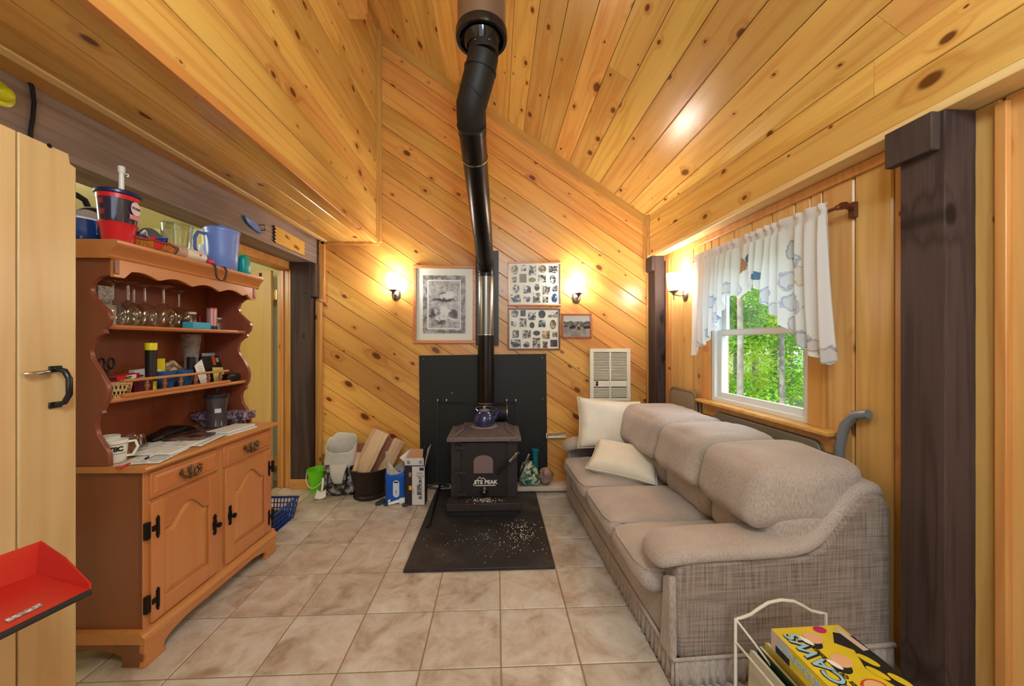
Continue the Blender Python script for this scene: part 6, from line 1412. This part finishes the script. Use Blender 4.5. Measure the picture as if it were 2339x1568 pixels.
# ================================================================ CURTAIN
def curtain_mat(C0):
    m, nt, b = nmat('printed_sheer_curtain'); L = nt.links.new
    tc = N(nt, 'ShaderNodeTexCoord'); se = N(nt, 'ShaderNodeSeparateXYZ'); L(tc.outputs['Object'], se.inputs[0])
    n1 = N(nt, 'ShaderNodeTexNoise', i_Scale=26., i_Detail=2.); L(tc.outputs['Object'], n1.inputs['Vector'])
    col = None; cur = rgb(238,240,242)
    blobs = [((1703,608),.035,.055,(176,112,50),1),((1716,590),.02,.03,(70,104,140),1),((1735,632),.03,.03,(40,110,150),1),((1806,640),.045,.055,(140,150,190),0),((1836,630),.035,.055,(200,160,90),0),((1812,570),.03,.05,(70,110,150),0),((1822,598),.035,.04,(110,140,170),0),((1810,690),.045,.05,(120,140,180),0),((1762,675),.04,.05,(120,140,190),0),((1635,690),.05,.05,(120,150,190),0),((1668,658),.05,.04,(120,120,140),0),((1700,662),.03,.04,(130,130,180),0),((1642,725),.03,.04,(100,130,180),0),((1625,760),.03,.04,(120,140,190),0),((1815,745),.03,.06,(110,130,180),0),((1845,775),.05,.045,(100,130,160),0),((1900,812),.05,.045,(110,110,110),0),((1868,790),.03,.03,(150,120,90),0),((1605,790),.03,.04,(130,136,140),0),((1780,710),.03,.05,(140,150,190),0),((1828,700),.03,.06,(130,140,170),0)]
    last = None
    for (u, v), ry, rz, c, solid in blobs:
        p = hit(u, v, 0, 1.66, MR); y0, z0 = p.y-C0[0], p.z-C0[1]
        a = math_n(nt, 'DIVIDE', math_n(nt, 'SUBTRACT', se.outputs[1], y0), ry); d = math_n(nt, 'DIVIDE', math_n(nt, 'SUBTRACT', se.outputs[2], z0), rz)
        r = math_n(nt, 'SQRT', math_n(nt, 'ADD', math_n(nt, 'MULTIPLY', a, a), math_n(nt, 'MULTIPLY', d, d)))
        r = math_n(nt, 'ADD', r, math_n(nt, 'MULTIPLY', math_n(nt, 'SUBTRACT', n1.outputs[0], .5), 1.3))
        if solid: msk = math_n(nt, 'MULTIPLY', math_n(nt, 'LESS_THAN', r, 1.0), .85)
        else:
            ring = math_n(nt, 'LESS_THAN', math_n(nt, 'ABSOLUTE', math_n(nt, 'SUBTRACT', r, .85)), .13)
            msk = math_n(nt, 'ADD', math_n(nt, 'MULTIPLY', ring, .42), math_n(nt, 'MULTIPLY', math_n(nt, 'LESS_THAN', r, .85), .22), True)
        mx = N(nt, 'ShaderNodeMixRGB'); mx.inputs[2].default_value = rgb(*c); L(msk, mx.inputs[0])
        if last is None: mx.inputs[1].default_value = cur
        else: L(last, mx.inputs[1])
        last = mx.outputs[0]
    L(last, b.inputs['Base Color']); b.inputs['Roughness'].default_value = .9; b.inputs['Specular IOR Level'].default_value = .1
    tr = N(nt, 'ShaderNodeBsdfTranslucent'); L(last, tr.inputs[0]); ms = N(nt, 'ShaderNodeMixShader'); ms.inputs[0].default_value = .42
    out = nt.nodes['Material Output']; L(b.outputs[0], ms.inputs[1]); L(tr.outputs[0], ms.inputs[2]); L(ms.outputs[0], out.inputs[0])
    return m
ZR = 1.985
cu = thing('curtain', 'white swag curtain printed with fruit over the window', 'curtain', MR @ T(1.665, 2.2, ZR))
bot = [(1592,812),(1600,800),(1620,782),(1636.5,753.6),(1657,705),(1666,674.5),(1690,676),(1705,683),(1723,645),(1746,667),(1751,690),(1789.6,733),(1825,779),(1866,812),(1895,830),(1907,834),(1917,818)]
bp_ = sorted([(hit(u, v, 0, 1.66, MR).y, hit(u, v, 0, 1.66, MR).z) for u, v in bot])
def zbot(y):
    if y <= bp_[0][0]: return bp_[0][1]
    for (a, za), (c, zc) in zip(bp_, bp_[1:]):
        if a <= y <= c: return za+(zc-za)*(y-a)/(c-a)
    return bp_[-1][1]
Y0c, Y1c = 1.655, 2.765
def cf(i, j):
    y = Y0c+(Y1c-Y0c)*i; fl_ = 1+.0*j
    flare = .055*j*j*(1-min(1, (y-Y0c)/.35)) if y < Y0c+.35 else 0
    yb2 = y-flare
    zb = zbot(max(yb2, bp_[0][0])); z = (ZR+.045)+(zb-ZR-.045)*j
    amp = .010+.014*min(1, j*1.4); ph = i*2*PI*17+1.8*math.sin(i*17)+.9*math.sin(i*41+j*2)
    if j < .08: amp = .012
    x = amp*math.sin(ph)+.004*math.sin(i*90+j*6)*(1-j)-.012*j-.018
    if abs(z-ZR) < .018: x = -.012+(x+.018)*.25
    return (x, yb2-2.2, z-ZR)
cm = curtain_mat((2.2, ZR))
MB().grid(cf, 320, 48).build('fabric', cm, cu, smooth=80)
ro = thing('curtain_rod', 'brown curtain rod with rounded finial holding the printed curtain', 'curtain rod', MR @ T(1.665, 2.2, ZR))
BRZ = plain('bronze_rod', rgb(120,72,50), .3, .7)
MB().tube([(0,-.585,0),(0,.60,0)], .008, 12).build('rod', BRZ, ro, smooth=60); MB().lathe([(0,-.03),(.012,-.028),(.017,-.012),(.016,0),(.010,.01),(.013,.016),(.010,.02),(0,.02)], 18).build('finial', BRZ, ro, T(0,-.60,0) @ RX(-PI/2), smooth=60)
for y in (-.60, .58): MB().tube([(0,y,0),(.035,y,-.006),(.052,y,-.01)], .007, 8).box(.052, .0725, y-.014, y+.014, -.05, .02).build('bracket', BRZ, ro, smooth=45)
# ================================================================ MAGAZINE RACK
WIRE = plain('white_wire', rgb(222,216,204), .4)
rk = thing('magazine_rack', 'white wire magazine rack at the near end of the sofa', 'magazine rack', MR @ T(1.12, 1.14, 0))
q = MB()
def arch_(y): return [(-.18,y,.0),(-.18,y,.325),(-.155,y,.328),(-.12,y,.338),(-.09,y,.357),(-.05,y,.378),(.0,y,.385),(.05,y,.378),(.09,y,.357),(.12,y,.338),(.155,y,.328),(.18,y,.325),(.18,y,.0)]
for k, y in enumerate((.17, -.17)):
    MB().tube(arch_(y) if k == 0 else [(-.18,y,.0),(-.18,y,.30),(.18,y,.30),(.18,y,.0)], .006, 8).build('end_frame', WIRE, rk, smooth=60)
for x in (-.18, .18):
    for z in (.03, .24): MB().tube([(x,-.17,z),(x,.17,z)], .004, 6).build('side_wire', WIRE, rk, smooth=60)
MB().tube([(-.18,.17,.325),(-.15,.12,.28),(-.10,.05,.20),(-.06,.0,.12)], .004, 6).build('brace_wire', WIRE, rk, smooth=60)
for x in (-.12, -.06, 0, .06, .12): MB().tube([(x,-.17,.03),(x,.17,.03)], .004, 6).build('floor_wire', WIRE, rk, smooth=60)
cols = [((196,186,160),'pale tan magazine, leftmost in the wire rack'),((30,60,36),'dark green magazine in the wire rack'),((206,190,90),'yellow magazine in the wire rack'),((170,160,156),'grey magazine in the wire rack'),((206,204,200),'white magazine beside the yellow game box'),((110,166,196),'light blue magazine in the wire rack')]
for k, (c, lab) in enumerate(cols):
    t = thing('magazine', lab, 'magazine', MR @ T(.968+.028*k, 1.135, .0345) @ RY(.06), 'magazines in the wire rack')
    MB().box(-.006, .006, -.14, .14, 0, .20+.012*((k*7) % 3)).build('pages', WHITE, t); MB().box(-.009, -.006, -.141, .141, 0, .202+.012*((k*7) % 3)).build('cover', plain('magazine_%d' % k, rgb(*c), .3), t)
# game box lying over the rack
gm = thing('game_box', 'yellow board game box with cartoon faces lying on the magazine rack', 'game box', T(1.022, .985, .3505) @ RZ(.03) @ RY(.0))
GW, GD, GH = .118, .20, .065
GY = plain('game_yellow', rgb(214,188,34), .35, noise_amt=.08, nscale=20)
MB().box(-GW, GW, -GD, GD, 0, GH).build('box', GY, gm, bevel=.002)
GZ = GH+.0006
MB().box(-GW-.0006, -GW, GD-.075, GD-.001, .002, GH-.001).build('end_label', plain('box_white_end', rgb(196,180,168), .4), gm)
MB().box(-GW-.0009, -GW-.0003, GD-.075, GD-.02, .004, .026).build('end_logo', INK, gm)
blk = MB().prism([(GW-.001,GD-.05),(GW-.05,GD-.03),(GW-.085,GD-.07),(GW-.05,GD-.10),(GW-.08,GD-.16),(GW-.055,GD-.22),(GW-.08,GD-.27),(GW-.04,GD-.36),(GW-.001,GD-.39)][::-1], 0, .0006, 2); blk.build('black_art', INK, gm, T(0,0,GH))
def ell(cx, cy, rx, ry, rot, name, mat, z=0):
    MB().prism([(rx*math.cos(t), ry*math.sin(t)) for t in [2*PI*i/24 for i in range(24)]], 0, .0006, 2).build(name, mat, gm, T(cx, cy, GZ+z) @ RZ(rot))
PEACH = plain('print_peach', rgb(218,170,130), .4); ORED = plain('print_red', rgb(196,62,30), .4)
for k, (cx, cy) in enumerate(((-.020,.148), (-.012,.062), (.0,-.025))):
    if k == 2: ell(cx, cy, .042, .030, .3, 'hair_print', ORED, -.0002)
    else: ell(cx-.014, cy-.012, .026, .026, .2, 'hair_print', INK, -.0002)
    ell(cx+.004, cy+.004, .030, .023, .2, 'face_print', PEACH, .0003); ell(cx-.027, cy-.006, .009, .020, .45, 'collar_print', WHITE, .0006)
ell(.035, .182, .020, .014, 0, 'splash_print', plain('print_magenta', rgb(180,20,110), .4), .0004)
for cx, cy in ((.072,.062), (.055,.02), (.094,-.005)): ell(cx, cy, .012, .026, .5, 'leaf_print', GY, .0008)
MB().box(-.010, .010, -.045, .045, 0, .0006).build('strip_print', plain('box_white_end', rgb(196,180,168), .4), gm, T(GW-.02, GD-.06, GZ+.0004) @ RZ(.1))
SKY = plain('print_sky', rgb(150,190,214), .4)
MG = T(-.075, .02, GZ+.0003) @ RZ(PI/2)
lettering('EDDCAWS', .062, INK, gm, T(-.0765, .018, GZ+.0001) @ RZ(PI/2), bold=.004, spacing=.98, shear=.15, name='title_outline')
lettering('EDDCAWS', .062, SKY, gm, T(-.0765, .018, GZ+.0009) @ RZ(PI/2), bold=.0012, spacing=1.02, shear=.15, name='title_lettering')
lettering('GRPUL. QTZI. QUITULLESRET RIUS', .0165, INK, gm, T(-.046, .03, GZ+.0003) @ RZ(PI/2), bold=.0004, shear=.25, name='subtitle_lettering')
lettering('CAWDYOUAMDOWNR', .030, SKY, gm, T(-GW-.0006, .03, .036) @ frame((0,0,0), (0,-1,0), (0,0,1), (-1,0,0)), bold=.001, spacing=.8, name='side_lettering')
MB().prism([(-.03,.004),(.03,.004),(.026,.04),(.0,.058),(-.024,.04)], -.0006, 0, 0).build('side_picture', plain('print_brown', rgb(120,56,36), .4), gm, T(-GW, -.10, 0))
# ================================================================ LEFT FOREGROUND
pc = thing('pine_cabinet', 'tall pine plank cabinet door at left edge with black handle', 'cabinet', T(-1.32, 0, 0))
PCB = wood('pine_cabinet_board', rgb(208,182,132), rgb(184,142,88), rgb(80,30,14), rough=.3, knots=.45, var=.06, kdens=.7)
MPC = frame((.023, 0, 0), (0,0,1), (0,1,0), (1,0,0))       # x up, y along Y, face to +X
zc = 1.925
def pboard(y0, y1, z1=zc, poly=None):
    p = poly or [(.002,y0),(z1,y0),(z1,y1),(.002,y1)]
    cx, cy = z1/2, (y0+y1)/2
    return MB().prism([(a-cx, c-cy) for a, c in p][::-1], -.02, 0, 2).build('door_board', PCB, pc, MPC @ T(cx, cy, 0), bevel=.003)
pboard(1.066, 1.206, poly=[(.002,1.066),(zc,1.066),(zc,1.186),(zc-.028,1.190),(zc-.034,1.206),(.002,1.206)])
pboard(.922, 1.062); pboard(.778, .918); pboard(.634, .774)
MB().box(-.42, .0, .64, 1.195, .0, 1.90).build('carcass', PCB, pc)
MB().box(.0, .004, .63, 1.2, .0, 1.92).build('backing', plain('dark_groove', rgb(110,56,26), .6), pc)
hz_ = hit(132, 880, 0, -1.29)
q = MB(); zh0, zh1 = hit(132, 925, 0, -1.29).z, hit(132, 843, 0, -1.29).z; yh_ = hit(130, 880, 0, -1.29).y
for z in (zh0, zh1): MB().box(.023, .029, yh_-.016, yh_+.016, z-.009, z+.009).build('handle_foot', plain('gloss_black', rgb(24,22,24), .2), pc, bevel=.002)
MB().tube([(.026,yh_,zh0),(.045,yh_+.006,zh0+.006),(.056,yh_+.008,zh0+.03),(.056,yh_+.008,zh1-.03),(.045,yh_+.006,zh1-.006),(.026,yh_,zh1)], .0075, 10).build('door_pull', MATS['gloss_black'], pc, smooth=60)
yk = hit(88, 853, 0, -1.29); MB().tube([(.023,yk.y+.03,yk.z),(.035,yk.y+.02,yk.z+.002),(.038,yk.y-.025,yk.z),(.03,yk.y-.03,yk.z)], .0055, 8).build('latch_hook', CHROME, pc, smooth=60)
sv_ = hit(112, 333, 0, -1.297); MB().lathe([(.0055,0),(.006,.002),(0,.003)], 12).build('screw', IRON, pc, T(.023, sv_.y, sv_.z) @ RY(PI/2))
# dustpan
def ad(u, v, yc): return atd(u, v, yc)
dp = thing('dustpan', 'red plastic dustpan with black rubber lip hanging by the pine cabinet', 'dustpan', T(-1.0, .9, .80))
RP = plain('red_dustpan_plastic', rgb(186,40,30), .3); o0 = Vector((-1.0, .9, .80))
lr, ll = ad(206, 1348, .826), ad(-210, 1552, .605); br_, bl_ = ad(84, 1312, .885), ad(-190, 1420, .735); 
def dq(nm, pts, mat, sol=.004): return MB().add([tuple(p-o0) for p in pts], [tuple(range(len(pts)))]).build(nm, mat, dp, solid=sol)
up_ = Vector((0,0,.065)); outw = Vector((-.015, .02, 0))
dq('pan_floor', [lr, ll, bl_, br_], RP)
dq('back_wall', [br_, bl_, bl_+up_+outw, br_+up_*1.05+outw], RP)
mid = br_*.5+lr*.5
dq('side_wall', [lr, br_, br_+up_*1.05+outw, mid+up_*.75+outw*.6, lr+up_*.22], RP)
dq('side_wall', [bl_, ll, ll+up_*.2, bl_+up_+outw], RP)
lipd = (lr-ll); MB().tube([tuple(ll-o0+Vector((0,0,-.005))), tuple(lr-o0+Vector((0,0,-.005)))], .007, 6).build('rubber_lip', INK, dp, smooth=60)
lc = lr*.62+ll*.38+(br_-lr)*.16
dd = (lr-ll).normalized(); pp_ = (br_-lr).normalized()
MB().add([tuple(lc-o0-dd*.024-pp_*.007+Vector((0,0,.003))), tuple(lc-o0+dd*.024-pp_*.007+Vector((0,0,.003))), tuple(lc-o0+dd*.024+pp_*.007+Vector((0,0,.004))), tuple(lc-o0-dd*.024+pp_*.007+Vector((0,0,.004)))], [(0,1,2,3)]).build('label', photo_mat('dustpan_label', 0, (120,116,116), (206,200,198), sc=140), dp)
bm2 = (br_+bl_)/2+up_*.6
MB().tube([tuple(bm2-o0), tuple(bm2-o0+Vector((-.06,-.02,.10))), tuple(Vector((-1.285,.80,1.06))-o0)], .012, 8).build('handle', RP, dp, smooth=60)
bt_ = thing('blue_tube', 'pale blue plastic tube standing at the lower left corner', 'tube', T(-1.135, .80, 0))
MB().lathe([(0,0),(.05,0),(.05,.70),(.046,.72),(0,.725)], 24).build('tube', plain('pale_blue_plastic', rgb(120,180,200), .4), bt_, smooth=45)
# ================================================================ OUTSIDE
LEAF = []
for k, c in enumerate(((104,164,40),(56,116,30),(150,186,64))):
    m, nt, b = nmat('leaf_green_%d' % k); b.inputs['Base Color'].default_value = rgb(*c); b.inputs['Roughness'].default_value = .5
    tr = N(nt, 'ShaderNodeBsdfTranslucent'); tr.inputs[0].default_value = rgb(min(255,c[0]+60), min(255,c[1]+40), c[2]); ms = N(nt, 'ShaderNodeMixShader'); ms.inputs[0].default_value = .4
    nt.links.new(b.outputs[0], ms.inputs[1]); nt.links.new(tr.outputs[0], ms.inputs[2]); nt.links.new(ms.outputs[0], nt.nodes['Material Output'].inputs[0]); LEAF.append(m)
TRUNK = plain('grey_bark', rgb(112,106,98), .9, noise_amt=.4, nscale=8)
gnd = MB().box(1.9, 60, -20, 60, -.9, -.6).build('ground', plain('forest_floor', rgb(70,96,40), .95, noise_amt=.4, nscale=2)); struct(gnd, 'grassy ground outside the window')
def crown(seed, n, rx, rz, ls):
    r = random.Random(seed); b = MB()
    cl = [(r.gauss(0,rx*.45), r.gauss(0,rx*.45), r.uniform(-rz,rz)) for _ in range(26)]
    for i in range(n):
        c = cl[r.randrange(len(cl))]; p = Vector((c[0]+r.gauss(0,rx*.2), c[1]+r.gauss(0,rx*.2), c[2]+r.gauss(0,rz*.07)))
        a, t = r.uniform(0,2*PI), r.gauss(.25,.45); s = ls*r.uniform(.6,1.3)
        x = Vector((math.cos(a), math.sin(a), -t)); y = Vector((-math.sin(a), math.cos(a), r.gauss(0,.3)))
        b.add([p-x*s, p-y*s*.5, p+x*s, p+y*s*.5], [(0,1,2,3)])
    me = b.mesh('foliage'); return me
crowns = []
for k in range(3):
    me = crown(50+k, 9000, 1.6, 2.6, .052); me.materials.append(LEAF[k]); crowns.append(me)
trunk_me = MB().tube([(0,0,-3.2),(.03,.02,-1),(-.02,.03,1),(.02,0,2.6)], [.10,.085,.06,.03], 10).mesh('trunk', 60); trunk_me.materials.append(TRUNK)
tl_ = ['slim pale-trunked tree seen through the left of the window','bright green tree seen through the middle of the window','yellow-green tree seen through the right of the window','dense green tree farther back behind the window','tall dark green tree deep in the wood','leafy tree beyond the upper sash','small bright tree close to the window','leafy green tree behind the pale trunk','far tree closing the view through the window','deep green tree at the right edge of the pane','low leafy tree below the sill line','distant bright tree in the wood']
rt = random.Random(11)
spots = []
for k in range(12):
    u = 1600+ (k*83) % 290; dist = 9.0+ (k % 4)*3.0+rt.uniform(-.8,.8)
    a = (u-CXP)/FPX; d = Vector((a*math.cos(YAW)+math.sin(YAW), -a*math.sin(YAW)+math.cos(YAW), 0)); spots.append(d*dist)
for k, p in enumerate(spots):
    t = thing('forest_tree', tl_[k], 'tree', T(p.x, p.y, -.6) @ RZ(k*1.3), 'trees outside the window'); s = .9+.12*(k % 4)
    link('foliage', crowns[k % 3], t, T(0,0,2.4) @ Matrix.Scale(s, 4)); link('trunk', trunk_me, t, T(0,0,3.0))

for k, (u, dist, lab) in enumerate(((1690, 7.2, 'slender pale birch trunk close outside the left of the pane'), (1788, 7.8, 'slender pale birch trunk close outside the right of the pane'))):
    a = (u-CXP)/FPX; d = Vector((a*math.cos(YAW)+math.sin(YAW), -a*math.sin(YAW)+math.cos(YAW), 0))*dist
    t = thing('birch_tree', lab, 'tree', T(d.x, d.y, -.6) @ RZ(k*2.1)); link('foliage', crowns[2-k], t, T(0,0,6.2)); link('trunk', trunk_me, t, T(0,0,3.0) @ Matrix.Scale(.62, 4, (1,0,0)) @ Matrix.Scale(.62, 4, (0,1,0)))
